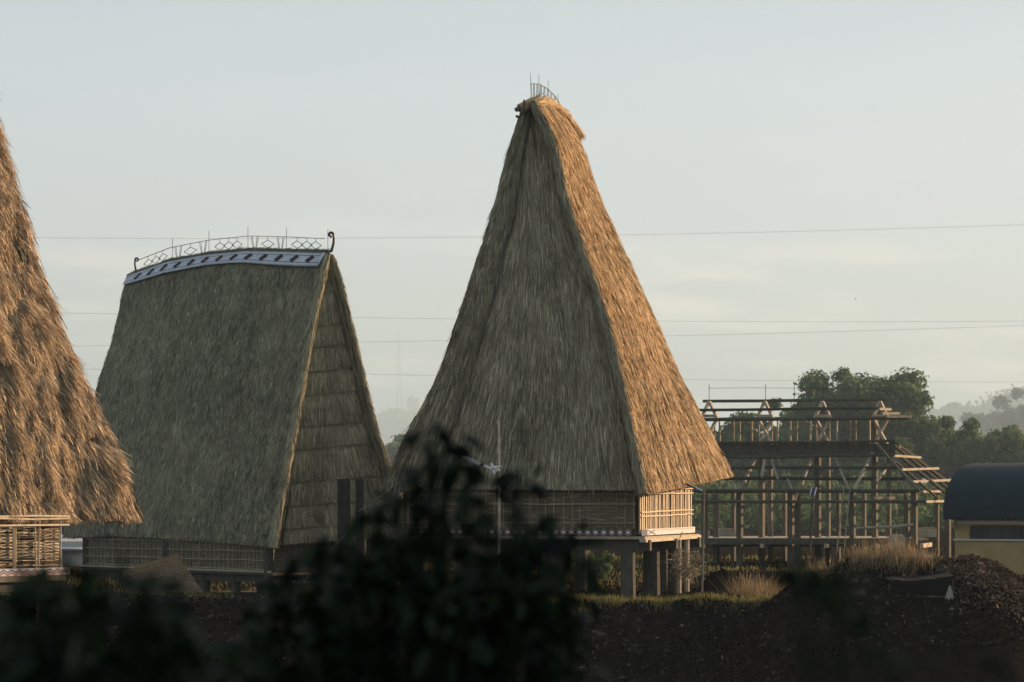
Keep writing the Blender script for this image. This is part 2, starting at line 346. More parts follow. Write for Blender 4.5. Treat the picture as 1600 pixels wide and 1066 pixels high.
# loose clods and fallen leaves on the bank
def scatter_litter(n):
    mb = MB(); x = rng.uniform(-17, 16, n*3); yc = 73.
    y = yc+rng.uniform(-6.5, 4, n*3)+np.where(rng.random(n*3) < .3, rng.uniform(0, 12, n*3), 0)
    keep = (abs(x) < .21*y+1); x = x[keep][:n]; y = y[keep][:n]; k = len(x)
    z = ground_z(x, y)+.01; c = np.stack([x, y, z], 1)
    a = nrm(rng.normal(0, 1, (k, 3))*[1, 1, .6]); b_ = nrm(np.cross(a, rng.normal(0, 1, (k, 3)))); sz = rng.lognormal(-3.75, .6, k)[:, None]
    v = np.stack([c-a*sz-b_*sz*.5, c+a*sz*.8-b_*sz*.6, c+a*sz+b_*sz*.5+[0, 0, .02], c-a*sz*.7+b_*sz*.6], 1)
    tn = np.clip(rng.beta(1.1, 6, k)+(rng.random(k) < .06)*rng.uniform(.2, .8, k)+.25*(fbm(x*.4, y*.4, 71)-.5), 0, 1)
    mb._add(v.reshape(-1, 3), np.arange(k*4).reshape(k, 4), tone=tn); return mb
scatter_litter(110000).build('leaf_litter', M['litter'], kind='stuff', label='dark clods, twigs and dead leaves strewn over the earth bank')

def mulch(n):
    mb = MB(); px = rng.uniform(1190, 1680, n*2); t = rng.random(n*2); dn = np.interp(px, [1190, 1450, 1500, 1680], [.5, .7, 3.2, 5]); y = 71.6-t*dn*rng.random(n*2)-np.where(px > 1480, 0, 0); x = (px-800)/FPX*y
    keep = rng.random(n*2) < np.interp(px, [1190, 1330, 1480, 1560], [.25, .6, 1, 1])*np.clip(1.3-t, .2, 1); x = x[keep][:n]; y = y[keep][:n]; k = len(x)
    c = np.stack([x, y, ground_z(x, y)+rng.uniform(0, .06, k)], 1); a = nrm(rng.normal(0, 1, (k, 3))); b_ = nrm(np.cross(a, rng.normal(0, 1, (k, 3)))); sz = rng.lognormal(-3.5, .5, k)[:, None]
    v = np.stack([c-a*sz*1.3, c+b_*sz*.5, c+a*sz*1.3, c-b_*sz*.6], 1); mb._add(v.reshape(-1, 3), np.arange(k*4).reshape(k, 4), tone=rng.beta(1.3, 3, k)); return mb
mulch(36000).build('dry_leaves', M['mulch'], kind='stuff', label='brown dry leaves covering the top and right flank of the earth bank')
def blades(mb, cx, cy, n, h, spread, lean=.5, wd=.012, cz=None, tmul=1.):
    x = rng.normal(cx, spread, n); y = rng.normal(cy, spread, n); z = ground_z(x, y)-.03 if cz is None else np.full(n, cz)
    az = rng.uniform(0, 2*math.pi, n); ln = rng.uniform(.4, 1, n)*h; le = rng.uniform(0, lean, n)
    d = nrm(np.stack([np.cos(az)*le, np.sin(az)*le, np.ones(n)], 1)); side = nrm(np.stack([-np.sin(az), np.cos(az), az*0], 1))
    nn = nrm(np.stack([np.cos(az), np.sin(az), -le], 1)); p = np.stack([x, y, z], 1)
    mb.strands(p, d, side, ln, np.full(n, wd)*rng.uniform(.6, 1.4, n), rng.beta(2, 2, n)*tmul, ln*rng.uniform(0, .5, n)*lean, nn)
mb = MB()
for i in range(230):                       # short grass along the front of the middle house and on the bank
    x = rng.uniform(-1.5, 9.5); blades(mb, x, 74.1+rng.normal(0, .45)-.25*max(0, x-6), 40, .2+.12*rng.random(), .16, .7, .012)
for i in range(110):
    x = rng.uniform(-16, -2); blades(mb, x, rng.uniform(74, 86), 30, .22, .2, .7, .014)
for i in range(170):
    px = rng.uniform(1230, 1640); blades(mb, (px-800)/FPX*71., 70.9+rng.normal(0, .25), 14, .16, .2, .8, .010)
mb.build('grass', M['grass'], kind='stuff', label='short sunlit grass growing along the top of the bank')
mb = MB()
for i in range(320):
    y = rng.uniform(84, 140); x = rng.uniform(-.2, .2)*y; blades(mb, x, y, 22, .3, .5, .6, .03)
mb.build('grass', M['grass'], kind='stuff', label='rough grass on the flat ground behind the houses')

# ------------------------------------------------------------------ middle house
FR = edge([(838,160,78.2),(870,225),(887,310),(907,375),(940,465),(966,560),(988,660),(1009,768,75)])
BR = edge([(880,178,82.5),(903,208,83.6),(916,245),(930,290),(975,392),(1012,470),(1060,580),(1100,655),(1143,742,86.3)])
FL = edge([(815,165,78.4),(797,225),(776,310),(757,370),(738,425),(712,505),(690,575),(652,650),(626,700),(598,765,77.5)])
BL = edge([(855,182,83.5),(830,400),(800,600),(780,748,89)])
FLi = edge([(827,170,78.7),(813,235),(803,320),(786,390),(768,460),(745,540),(722,620),(690,700),(668,760,77.8)])
FRi = edge([(834,168,78.8),(850,210),(873,290),(893,360),(925,450),(951,555),(975,660),(998,762,75.6)])
home = thing('thatched_house', 'tallest steep thatched stilt house, in the middle, with an iron comb on its tip', 'house', (1.5, 81, 0), 'thatched stilt houses')
roof = MB()
thatch(roof, patch(FR, BR, amp=.05, seed=1, bulge=.12, sx_=.22, sy_=1.5, top=hcurve([P(838,160,78.2), P(858,160,80.3), P(880,178,82.5)])), 80000, nu=120, nv=160, wd=(.008, .022), ln=(.2, .55), lift=(.01, .06), tone_pow=.9, tmul=1.1, jit=.14)
thatch(roof, patch(BL, FL, amp=.06, seed=6), 6000, nu=30, nv=50)
thatch(roof, patch(BR, BL, amp=.06, seed=7), 5000, nu=30, nv=50)
# straw saddle over the ridge
rc = hcurve([P(812,170,78.2), P(832,162,78.4), P(845,160,79.4), P(860,163,80.8), P(882,180,82.6), P(905,212,83.8)])
roll(roof, rc, .16, 900, tmul=.95)
roll(roof, hcurve([P(900,226,83.7), P(908,240,83.9), P(912,254,84.0)]), .10, 260, tmul=.6, ln=(.12, .25))
ro = roof.build('roof', M['thatch'], home)
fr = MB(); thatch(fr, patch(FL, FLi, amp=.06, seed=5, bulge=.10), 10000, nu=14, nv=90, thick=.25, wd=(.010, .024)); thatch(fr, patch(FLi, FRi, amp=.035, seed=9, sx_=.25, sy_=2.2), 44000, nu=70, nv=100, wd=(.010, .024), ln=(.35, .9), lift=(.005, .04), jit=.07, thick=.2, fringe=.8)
fr.build('end_thatch', M['thatch_grey'], home, label='grey shaded straw face of the middle house')  # same roof in the greyer straw: shade put into its colour
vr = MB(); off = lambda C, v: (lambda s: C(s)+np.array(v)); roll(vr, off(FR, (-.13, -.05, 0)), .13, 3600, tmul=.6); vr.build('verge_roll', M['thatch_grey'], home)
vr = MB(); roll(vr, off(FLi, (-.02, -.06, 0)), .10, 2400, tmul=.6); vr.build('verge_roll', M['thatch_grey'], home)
# platform frame
ax = nrm([.28, .96, 0]); lx = nrm([-.96, .28, 0]); FRw = np.array([3.66, 76.0, 0])
def h1(a, b_, z): return FRw+lx*a+ax*b_+np.array([0, 0, z])     # a: along the front to the left, b: to the back
ZF = 1.93                                                       # floor height at the front
# walls
wb = MB()
wb.beam(h1(0, .06, 2.64), h1(7.2, .06, 2.64), .04, 1.45, tone=.5)
wl = wb.build('wall', M['weave'], home)
bb = MB()
for i in range(27):
    a = .05+i*.27+rng.normal(0, .02); bb.bar(h1(a, 0.0, 1.98), h1(a+rng.normal(0, .015), .0, 3.3), .014, 5, tone=rng.uniform(.2, 1))
for z in (2.28, 2.83, 2.86, 3.15):
    bb.bar(h1(0, -.03, z), h1(7.2, -.03, z+rng.normal(0, .01)), .013, 5, seg=8, wob=.01, tone=rng.uniform(.3, 1))
for i in range(150):
    a = rng.uniform(0, 6.6); z = rng.uniform(1.98, 3.3); bb.beam(h1(a, .03, z), h1(a+rng.uniform(.2, .6), .03, z+rng.normal(0, .01)), .012, .02, tone=rng.uniform(0, 1))
bb.build('bamboo_lattice', M['bamboo_old'], wl)
wb = MB(); wb.beam(h1(-.06, .1, 2.64), h1(-.06, 7.2, 2.64), .04, 1.45, tone=.2); wr = wb.build('wall', M['weave'], home)
bb = MB()
for i in range(30):
    b_ = .08+i*.245+rng.normal(0, .03); r = rng.uniform(.026, .042)
    bb.beam(h1(-.13, b_, 1.96), h1(-.13+rng.normal(0, .01), b_+rng.normal(0, .03), 3.36), r*2.6, .03, tone=rng.uniform(.4, 1), side=tuple(ax))
for i in range(14):
    b_ = .2+i*.53; bb.bar(h1(-.10, b_, 1.96), h1(-.10, b_, 3.3), .05, 6, tone=rng.uniform(.0, .35))
for z, dz in ((3.16, .05), (2.60, .06), (2.47, .05), (2.02, .02), (3.33, .02)):
    bb.bar(h1(-.18, 0, z), h1(-.18, 7.25, z+dz), .022, 6, seg=9, wob=.008, tone=.9)
bb.build('bamboo_screen', M['bamboo'], wr, label='sunlit upright bamboo rods tied to rails')
wb = MB(); wb.beam(h1(0, 7.25, 2.64), h1(7.2, 7.25, 2.64), .04, 1.4, tone=.3); wb.beam(h1(7.25, 0, 2.64), h1(7.25, 7.2, 2.64), .04, 1.4, tone=.3); wb.build('wall', M['weave'], home)
pf = MB(); pf.beam(h1(-.35, 3.6, 1.84), h1(7.5, 3.6, 1.84), 7.7, .08, tone=.4)
pf.build('floor', M['timber_new'], home)
# painted border, front: white diamonds between dark chevrons
br = MB(); z0, z1 = 1.90, 2.10; zm = (z0+z1)/2; hh = (z1-z0)/2
br.beam(h1(-.02, -.05, zm), h1(7.3, -.05, zm), .03, z1-z0+.02, tone=.4, m=1)
n = 29; pt = 7.2/n
for i in range(n):
    a = .08+i*pt; q = lambda da, dz, e=-.07: h1(a+da*pt, e, zm+dz*hh)
    br.quad(q(.12, 0), q(.5, -.66), q(.88, 0), q(.5, .66), m=0)
    for sgn in (1, -1):
        for t0, mm in ((.72, 2), (1.0, 0)):
            pass
        br.quad(q(0, sgn*.38), q(0, sgn*.55), q(.5, sgn*1.1), q(.5, sgn*.95), m=3)
        br.quad(q(1, sgn*.38), q(1, sgn*.55), q(.5, sgn*1.1), q(.5, sgn*.95), m=3)
br.build('painted_border', [M['white'], M['maroon'], M['navy'], M['thatch_gold']], home, label='white diamonds in dark red lattice')
br = MB(); br.beam(h1(-.22, -.06, 2.0), h1(-.22, 7.3, 2.02), .03, .19, tone=.5, m=0)
for i in range(7):
    b_ = -.02+i*.09; br.quad(h1(-.242, b_, 1.91), h1(-.242, b_+.04, 1.91), h1(-.242, b_+.04, 2.09), h1(-.242, b_, 2.09), m=2)
for sgn in (1, -1):
    br.quad(h1(-.243, .7, 2.0+sgn*.07), h1(-.243, 1.6, 2.0-sgn*.05), h1(-.243, 1.6, 2.0-sgn*.08), h1(-.243, .7, 2.0+sgn*.04), m=2)
for i in range(40):
    b_ = 1.8+i*.135; br.quad(h1(-.242, b_, 2.04), h1(-.242, b_+.02, 2.04), h1(-.242, b_+.02, 2.09), h1(-.242, b_, 2.09), m=3)
br.build('painted_border', [M['white'], M['maroon'], M['navy'], M['red']], home, label='white board with blue stripes at its near end')
for a0, b0, a1, b1, z in ((-.45, .1, 7.6, .1, 1.62), (-.45, 3.7, 7.6, 3.7, 1.62), (-.45, 7.1, 7.6, 7.1, 1.62)):
    m_ = MB(); m_.beam(h1(a0, b0, z), h1(a1, b1, z), .24, .32, tone=.4); m_.build('beam', M['timber'], home)
m_ = MB(); m_.beam(h1(-.30, -.3, 1.76), h1(-.30, 7.5, 1.79), .2, .10, tone=.8); m_.build('edge_board', M['timber_new'], home, label='sunlit pale board under the floor')
for a, b_, r in ((.25, .1, .24), (2.4, .1, .2), (4.7, .1, .2), (7.1, .1, .2), (.35, 3.6, .28), (-.02, 5.2, .22), (.8, 7.0, .24), (3.5, 7.0, .22), (6.8, 7.0, .22), (3.6, 3.6, .22), (6.6, 3.7, .2)):
    p = h1(a, b_, 0); m_ = MB(); m_.bar([p[0], p[1], float(ground_z(p[0], p[1]))-.3], h1(a, b_, 1.5), r, 10, r*.95, tone=.5, seg=3, wob=.01); m_.build('post', M['timber'], home)
for a, b_ in ((-.30, 4.6), (-.34, 5.6)):
    p = h1(a, b_, 0); m_ = MB(); m_.bar([p[0], p[1], -.2], h1(a, b_, 1.72), .09, 8, tone=.8); m_.build('prop', M['timber_new'], home, label='slim sunlit timber prop')
# iron comb on the ridge
cb = MB(); rc2 = hcurve([P(830,160,78.3), P(846,158,79.6), P(860,165,80.9), P(884,182,82.8)])
tr = hcurve([P(830,131,78.3), P(842,131,79.3), P(856,139,80.5), P(868,151,81.5), P(886,182,83.2)])
cb.tube([tr(t) for t in np.linspace(0, 1, 20)], .016, 5, tone=.4)
for i in range(21):
    t = i/21.; j = .012*(1 if i % 2 else -1); cb.bar(rc2(t)-np.array([0, 0, .12]), tr(np.clip(t+j, 0, 1)), .013, 4, tone=rng.uniform(0, 1))
for t, h in ((0, .33), (.22, .3), (.47, .3), (.74, .26)):
    p = tr(t); cb.bar(p-np.array([0, 0, .6]), p+np.array([-.02, 0, h]), .014, 4, r2=.008, tone=.2)
cb.build('ridge_comb', M['ironfence'], home)
m_ = MB(); m_.bar(P(818,172,78.1), P(819,156,78.1), .05, 6, r2=.03); m_.bar(P(806,172,78.1), P(822,164,78.3), .07, 6); m_.bar(P(806,181,78.2), P(811,184,78.2), .04, 6); m_.build('ridge_peg', M['timber'], home)

# ------------------------------------------------------------------ long A-frame house on the left
h2o = thing('thatched_house', 'long grey thatched house with a pale painted ridge band and tiered straw gable', 'house', (-9, 94, -.5), 'thatched stilt houses')
L2 = edge([(200,438,100.4),(190,458),(184,495),(172,545),(151,602),(136,680),(118,760),(98,838,98.7)])
R2 = edge([(512,398,89.9),(499,450),(489,500),(478,560),(464,640),(450,720),(438,790),(428,852,88)])
R2b = edge([(519,398,90.2),(534,450),(546,500),(560,560),(577,632),(590,680),(612,738),(632,800,90.7)])
top2 = hcurve([P(200,433,100.4), P(264,410,98.0), P(326,399,95.8), P(388,393,93.7), P(450,394,91.8), P(512,396,89.9)])
bot2 = hcurve([P(98,838,98.7), P(180,834,96), P(240,837,94), P(330,843,91.2), P(428,852,88)])
S2 = patch(L2, R2, top=top2, bot=bot2, amp=.022, seed=12, bulge=-.05, sx_=.3, sy_=.9)
rf = MB(); thatch(rf, S2, 100000, nu=110, nv=100, wd=(.009, .020), ln=(.16, .4), lift=(.005, .035), jit=.2, tmul=.85, thick=.35)
BRk = edge([(215,438,101.5),(230,600,104),(250,800,103)])
thatch(rf, patch(R2b, BRk, amp=.05, seed=14), 9000, nu=30, nv=60, tmul=1.1)
rf.build('roof', M['thatch_grey'], h2o)
m_ = MB(); roll(m_, off(R2, (.0, -.03, 0)), .11, 4200, tmul=1.35); m_.build('verge_roll', M['thatch_grey'], h2o)
m_ = MB(); roll(m_, off(R2b, (-.03, .03, 0)), .08, 4200, tmul=.8); roll(m_, off(R2b, (-.20, -.04, -.05)), .05, 1200, tmul=.5); m_.build('verge_roll', M['thatch_grey'], h2o)
# tiered gable
gb = MB(); R2g = edge([(519,398,90.2),(534,450),(546,500),(560,560),(577,632),(590,680),(612,738),(632,800),(644,835,90.9)]); gl = off(R2, (.12, .28, -.05)); gr_ = off(R2g, (-.18, .05, 0)); ty = [398, 450, 503, 537, 575, 612, 662, 697, 749, 786, 822, 846]
for i in range(len(ty)-1):
    def mk(C, last=0):
        yy = (np.array(ty[i:i+2])-398)
        return lambda s, C=C, y0=yy[0], y1=yy[1]: C(np.clip((y0+(y1-y0)*np.asarray(s, float))/ (454 if C is gl else 437+12), 0, 1))
    a, b_ = mk(gl), mk(gr_)
    gn = np.array([.52, -.85, 0])*.03
    A = lambda s, a=a: a(s)+gn*np.asarray(s)[..., None]; B = lambda s, b_=b_: b_(s)+gn*np.asarray(s)[..., None]
    S = patch(A, B, amp=.02, seed=20+i, sx_=.3, sy_=1.0)
    area = S.W*S.H; thatch(gb, S, int(600+area*760), nu=24, nv=10, ln=(.3, .8), wd=(.012, .028), lift=(.0, .02), jit=.10, thick=.02, tmul=.85, fringe=.7,
                           tfun=lambda u, s: 1+.55*np.exp(-(s*S.H/.08)**2)+.15*np.exp(-((1-s)*S.H/.2)**2))
gb.build('gable_thatch', M['thatch_grey'], h2o, label='gable of overlapping straw tiers')
# painted ridge band on the roof slope
rb = MB()
def onroof(u, s, o_=.09):
    p, n_ = S2(np.array(u), np.array(s), 0.0); return p+n_*o_
sb = lambda u: .046*(.78+.22*u)+.004*math.sin(u*9)
def rstrip(u0, u1, f0, f1, m, o_, du=0):
    rb.quad(onroof(u0, sb(u0)*f1, o_), onroof(u1, sb(u1)*f1, o_), onroof(u1+du, sb(u1)*f0, o_), onroof(u0+du, sb(u0)*f0, o_), m=m, tone=rng.uniform(.2, .8))
N = 96
for i in range(N):
    u0, u1 = .005+i*.975/N, .005+(i+1)*.975/N
    rstrip(u0, u1, .02, 1, 0, .10); rstrip(u0, u1, .24, .28, 2, .106); rstrip(u0, u1, .72, .76, 2, .106)
    um = (u0+u1)/2
    rb.tri(onroof(u0, sb(u0)*1.0, .107), onroof(um, sb(u0)*.86, .107), onroof(um+.002, sb(u0)*1.02, .107), m=2)
    rb.tri(onroof(u0, sb(u0)*.02, .107), onroof(um, sb(u0)*.14, .107), onroof(um+.002, sb(u0)*.0, .107), m=2)
rb.quad(onroof(.98, sb(1)*1.0, .1), onroof(.965, sb(1)*1.0, .1), onroof(.985, .001, .1), onroof(1.0, .001, .1), m=0)
for i in range(13):
    u = .08+i*.0715; w_ = .021
    rb.quad(onroof(u-w_, sb(u)*.60, .11), onroof(u-w_*.35, sb(u)*.78, .11), onroof(u+w_, sb(u)*.38, .11), onroof(u+w_*.35, sb(u)*.20, .11), m=1)
rb.build('ridge_band', [M['bluewhite'], M['maroon'], M['iron']], h2o, label='pale blue band with dark red diamonds')
m_ = MB(); roll(m_, lambda s: top2(s)+np.array([0, .12, .04]), .10, 1500, tmul=.5, ln=(.15, .4)); m_.build('ridge_roll', M['thatch_grey'], h2o)
# iron ridge railing
rl = MB(); UP = np.array([0, 0, 1.])
def rg(u, h): return top2(np.array(np.clip(u, 0, 1)))+np.array([0, .1, .1])+UP*h
HR = lambda u: .42+.06*math.sin(math.pi*u)
rr_ = .012
uu = np.linspace(.035, .985, 30); rl.tube([rg(u, HR(u)) for u in uu], .014, 4, tone=.5)
def dia(u, w_):
    h = HR(u); m1 = h*.42; k = h*.30
    pts = [rg(u-w_, m1), rg(u, m1+k), rg(u+w_, m1), rg(u, m1-k)]
    for a, b_ in zip(pts, pts[1:]+pts[:1]): rl.bar(a, b_, rr_, 4, tone=.5)
    rl.bar(rg(u, m1+k), rg(u, h), rr_, 4, tone=.5); rl.bar(rg(u, -.05), rg(u, m1-k), rr_, 4, tone=.5)
def vee(u, w_):
    h = HR(u)
    for k in (w_, w_*.62):
        rl.bar(rg(u-k, h), rg(u-k*.35+w_*.02, -.05), rr_, 4, tone=.5); rl.bar(rg(u+k, h), rg(u+k*.35, -.05), rr_, 4, tone=.5)
def spike(u): rl.bar(rg(u, -.05), rg(u, HR(u)+.34), .012, 4, tone=.5); rl.bar(rg(u, -.05), rg(u, .08), .03, 5, r2=.01, tone=.5)
px2u = lambda px: (px-200)/(512-200.)
def PU(px):  # px along the ridge -> parameter
    t = np.linspace(0, 1, 400); q = top2(t); x = q[:, 0]/q[:, 1]*FPX+800; return float(np.interp(px, x, t))
for c in (231, 243, 254): dia(PU(c), PU(c+7)-PU(c))
for c in (343, 357, 370): dia(PU(c), PU(c+8)-PU(c))
for c in (464, 479, 493): dia(PU(c), PU(c+9)-PU(c))
for c in (297, 418): dia(PU(c), PU(c+10)-PU(c))
for c in (278, 317, 397.5, 438): vee(PU(c), PU(c+6)-PU(c))
for c in (269, 326, 387, 447, 512): spike(PU(c))
rl.build('ridge_railing', M['iron'], h2o)
for px, s_ in ((214, .82), (517, 1.0)):
    b_ = P(px, 424 if px < 300 else 392, 100 if px < 300 else 90); m_ = MB(); pts = []
    for t in np.linspace(0, 1, 12): pts.append(b_+np.array([(.10*math.sin(t*2.2))*s_*(1 if px > 300 else -1), 0, t*.62*s_-.05]))
    c0 = pts[-1]; 
    for t in np.linspace(0, 1.6*math.pi, 12): pts.append(c0+np.array([(-1 if px > 300 else 1)*(.07-.07*math.cos(t))*s_, 0, .07*math.sin(t)*s_]))
    m_.tube(pts, np.r_[np.linspace(.055, .04, 12), np.linspace(.05, .04, 12)]*s_, 7, tone=.4)
    m_.build('scroll_finial', M['iron'], h2o)
# walls, floor, posts
g2 = nrm([.85, .52, 0]); a2 = nrm([-.65, .76, 0]); C2 = P(421, 850, 88.6); C2[2] = 0
Z2 = 2.8-103/4000*88.6   # floor
def h2(a, b_, z): return C2+a2*a+g2*b_+np.array([0, 0, z])      # a: along the long side, b: across the gable
wb = MB(); wb.beam(h2(.1, .05, Z2+.6), h2(12.2, .05, Z2+.6), .04, 1.25, tone=.55); wb.beam(h2(.05, .1, Z2+.6), h2(.05, 4.9, Z2+.6), .04, 1.25, tone=.5); wb.beam(h2(12.2, .1, Z2+.5), h2(12.2, 4.9, Z2+.5), .04, 1.2, tone=.4); wb.beam(h2(.1, 4.9, Z2+.5), h2(12.2, 4.9, Z2+.5), .04, 1.2, tone=.4)
wl = wb.build('wall', M['weave'], h2o)
bb = MB()
for i in range(46):
    a = .15+i*.265+rng.normal(0, .03); bb.bar(h2(a, -.0, Z2), h2(a+rng.normal(0, .03), .0, Z2+1.2), .017, 5, tone=rng.uniform(.2, 1))
for z in (.06, .36, .68, 1.0): bb.bar(h2(0, -.03, Z2+z), h2(12.2, -.03, Z2+z), .018, 5, seg=8, wob=.012, tone=rng.uniform(.5, 1))
for i in range(12): b_ = .2+i*.4; bb.bar(h2(.0, b_, Z2), h2(.0, b_, Z2+1.3), .016, 5)
for z in (.06, .4, .8): bb.bar(h2(-.03, 0, Z2+z), h2(-.03, 4.9, Z2+z), .017, 5, seg=5, wob=.01)
for i in range(220):
    a = rng.uniform(0, 11.6); z = rng.uniform(0, 1.2); bb.beam(h2(a, .02, Z2+z), h2(a+rng.uniform(.2, .5), .02, Z2+z), .012, .022, tone=rng.uniform(0, .9))
bb.build('bamboo_lattice', M['bamboo_old'], wl)
m_ = MB(); m_.beam(h2(-.1, 2.5, Z2-.08), h2(12.4, 2.5, Z2-.08), 5.3, .1, tone=.3); m_.build('floor', M['timber'], h2o)
for b_ in (.1, 2.5, 4.8): m_ = MB(); m_.beam(h2(-.2, b_, Z2-.26), h2(12.5, b_, Z2-.26), .22, .28, tone=.3); m_.build('beam', M['timber'], h2o)
m_ = MB(); m_.bar(h2(-.3, -.15, Z2-.02), h2(12.4, -.15, Z2-.02), .04, 6, tone=.9); m_.build('edge_pole', M['bamboo_old'], h2o)
for a, b_, w_, top in ((0, 0, .19, 1.4), (2.2, .1, .17, 0), (4.2, .1, .2, 0), (6.6, .1, .19, 1.2), (9, .1, .19, 0), (12.2, .1, .19, 1.4), (.0, 2.5, .1, 1.3), (.1, 4.9, .19, 1.3), (4.2, 4.8, .19, 0), (8, 4.8, .19, 0), (12.2, 4.8, .19, 0), (-.05, 3.6, .13, 1.3)):
    p = h2(a, b_, 0); g0 = float(ground_z(p[0], p[1])); m_ = MB(); m_.bar([p[0], p[1]-.03, g0-.3], h2(a, b_, Z2+top-.1), w_, 9, tone=.3, seg=2); m_.build('post', M['timber'], h2o)

# ------------------------------------------------------------------ near house at the left edge
h0o = thing('thatched_house', 'sunlit golden thatched house cut off by the left edge of the picture', 'house', (-12, 56, .3), 'thatched stilt houses')
BR0 = edge([(-146,-260,58),(-80,-40,58.3),(-27,110,58.5),(-2,190,58.6),(27,290,58.7),(51,380,58.8),(73,440,58.9),(110,540),(152,640),(186,720),(218,808,59)])
dv = np.array([.60, .80, 0]); ln0 = 10.5
FR0b = BR0(np.array(1.))-dv*ln0
apx = BR0(np.array(0.))-dv*3.0
FR0 = hcurve([apx, apx*.5+FR0b*.5+np.array([-.4, .5, -.3]), FR0b])
S0 = patch(FR0, BR0, amp=.16, seed=30, bulge=.25, sx_=.26, sy_=1.2, lump=1.0)
rf = MB(); thatch(rf, S0, 150000, nu=200, nv=260, wd=(.006, .016), ln=(.16, .5), lift=(.02, .13), jit=.24, thick=.42, shag=1.6, tmul=1.1, fringe=1.6)
bk = np.array([-.80, .60, 0])*7.5
BL0 = hcurve([BR0(np.array(0.))+np.array([-.8, .6, 0])*.8, BR0(np.array(1.))+bk]); FL0 = hcurve([apx+np.array([-.8, .6, 0])*.8, FR0b+bk])
thatch(rf, patch(BR0, BL0, amp=.1, seed=33, bulge=.1), 8000, nu=30, nv=60, lift=(.02, .12), thick=.4); thatch(rf, patch(BL0, FL0, amp=.05, seed=34), 1500, nu=15, nv=30); thatch(rf, patch(FL0, FR0, amp=.05, seed=35), 1500, nu=15, nv=30)
roll(rf, off(BR0, (-.16, -.03, 0)), .10, 5000, tmul=1.0, ln=(.2, .45))
rf.build('roof', M['thatch_gold'], h0o)
C0 = P(101, 850, 57.0); C0[2] = 0
nv0 = np.array([.80, -.60, 0])
def h0(a, o_, z): return C0-dv*a+nv0*o_+np.array([0, 0, z])
Z0 = 2.8-95/FPX*57
wb = MB(); wb.beam(h0(0, -.2, Z0+.5), h0(9, -.2, Z0+.5), .04, 1.1, tone=.1); wb.beam(h0(0, -.2, Z0+.5), h0(0, -6, Z0+.5), .04, 1.1, tone=.1); wl = wb.build('wall', M['weave'], h0o)
bb = MB(); K = 40
for i in range(13):
    for d_ in (0, .07):
        a = .12+i*.68+d_+rng.normal(0, .02); bb.bar(h0(a, .05, Z0-.02), h0(a+rng.normal(0, .03), .05, Z0+1.16), .022, 6, tone=rng.uniform(.5, 1))
for j in range(26):
    z = Z0+.04+j*.036; a = 0
    for i in range(12):
        if rng.random() < .18: continue
        a0, a1 = .12+i*.68, .12+(i+1)*.68; o0 = .02 if (i+j) % 2 else -.12
        pts = [h0(a0+(a1-a0)*t+rng.normal(0, .01), -.06+(.06 if (i+j) % 2 else -.05)*math.sin(math.pi*t), z+rng.normal(0, .006)) for t in np.linspace(.0, 1., 6)]
        bb.tube(pts, .014, 4, tone=rng.uniform(0, .9))
for z in (Z0+1.11, Z0+1.06, Z0+.92): bb.bar(h0(-.05, .09, z), h0(8.8, .09, z+.0), .024, 6, seg=8, wob=.012, tone=.9)
for i in range(30):
    a = rng.uniform(0, 8); bb.bar(h0(a, .1, Z0+.95), h0(a+rng.uniform(-.1, .1), .1, Z0+1.15), .01, 4)
bb.build('bamboo_screen', M['bamboo'], wl, label='sunlit woven bamboo screen between upright rods')
br = MB(); zb0, zb1 = Z0-.18, Z0-.02; br.beam(h0(-.05, .1, (zb0+zb1)/2), h0(9, .1, (zb0+zb1)/2), .03, zb1-zb0, tone=.6)
p_ = .225
for i in range(38):
    a = -.02+i*p_; w_ = .05; q = lambda da, f, o_: h0(a+da*p_, o_, zb0+(zb1-zb0)*f)
    for k, (f0, mm) in enumerate(((.02, 1), (.36, 2))):
        br.quad(q(0, f0, .118), q(0, f0+.18, .118), q(.5, f0+.58, .118), q(.5, f0+.40, .118), m=mm); br.quad(q(1, f0, .118), q(1, f0+.18, .118), q(.5, f0+.58, .118), q(.5, f0+.40, .118), m=mm)
br.build('painted_border', [M['white'], M['red'], M['navy']], h0o, label='white board with red and blue zigzags')
m_ = MB(); m_.beam(h0(.05, -3, Z0-.25), h0(9, -3, Z0-.25), 6.2, .12, tone=.2); m_.build('floor', M['timber_mid'], h0o)
m_ = MB(); m_.beam(h0(.2, -.1, Z0-.42), h0(9, -.1, Z0-.42), .2, .22, tone=.3); m_.build('beam', M['timber'], h0o)
for a, o_ in ((.75, -.3), (3.8, -.3), (7, -.3), (.6, -4.5), (4, -4.5), (.55, -.85)):
    p = h0(a, o_, 0); m_ = MB(); m_.bar([p[0], p[1], float(ground_z(p[0], p[1]))-.3], h0(a, o_, Z0-.3), .2, 9, tone=.4, seg=2); m_.build('post', M['timber'], h0o)
for z in (Z0-.3,): m_ = MB(); m_.bar(h0(-.25, -1.2, Z0-.3), h0(-.25, -1.2, Z0+1.1), .07, 7, tone=.2); m_.build('corner_post', M['timber'], h0o)

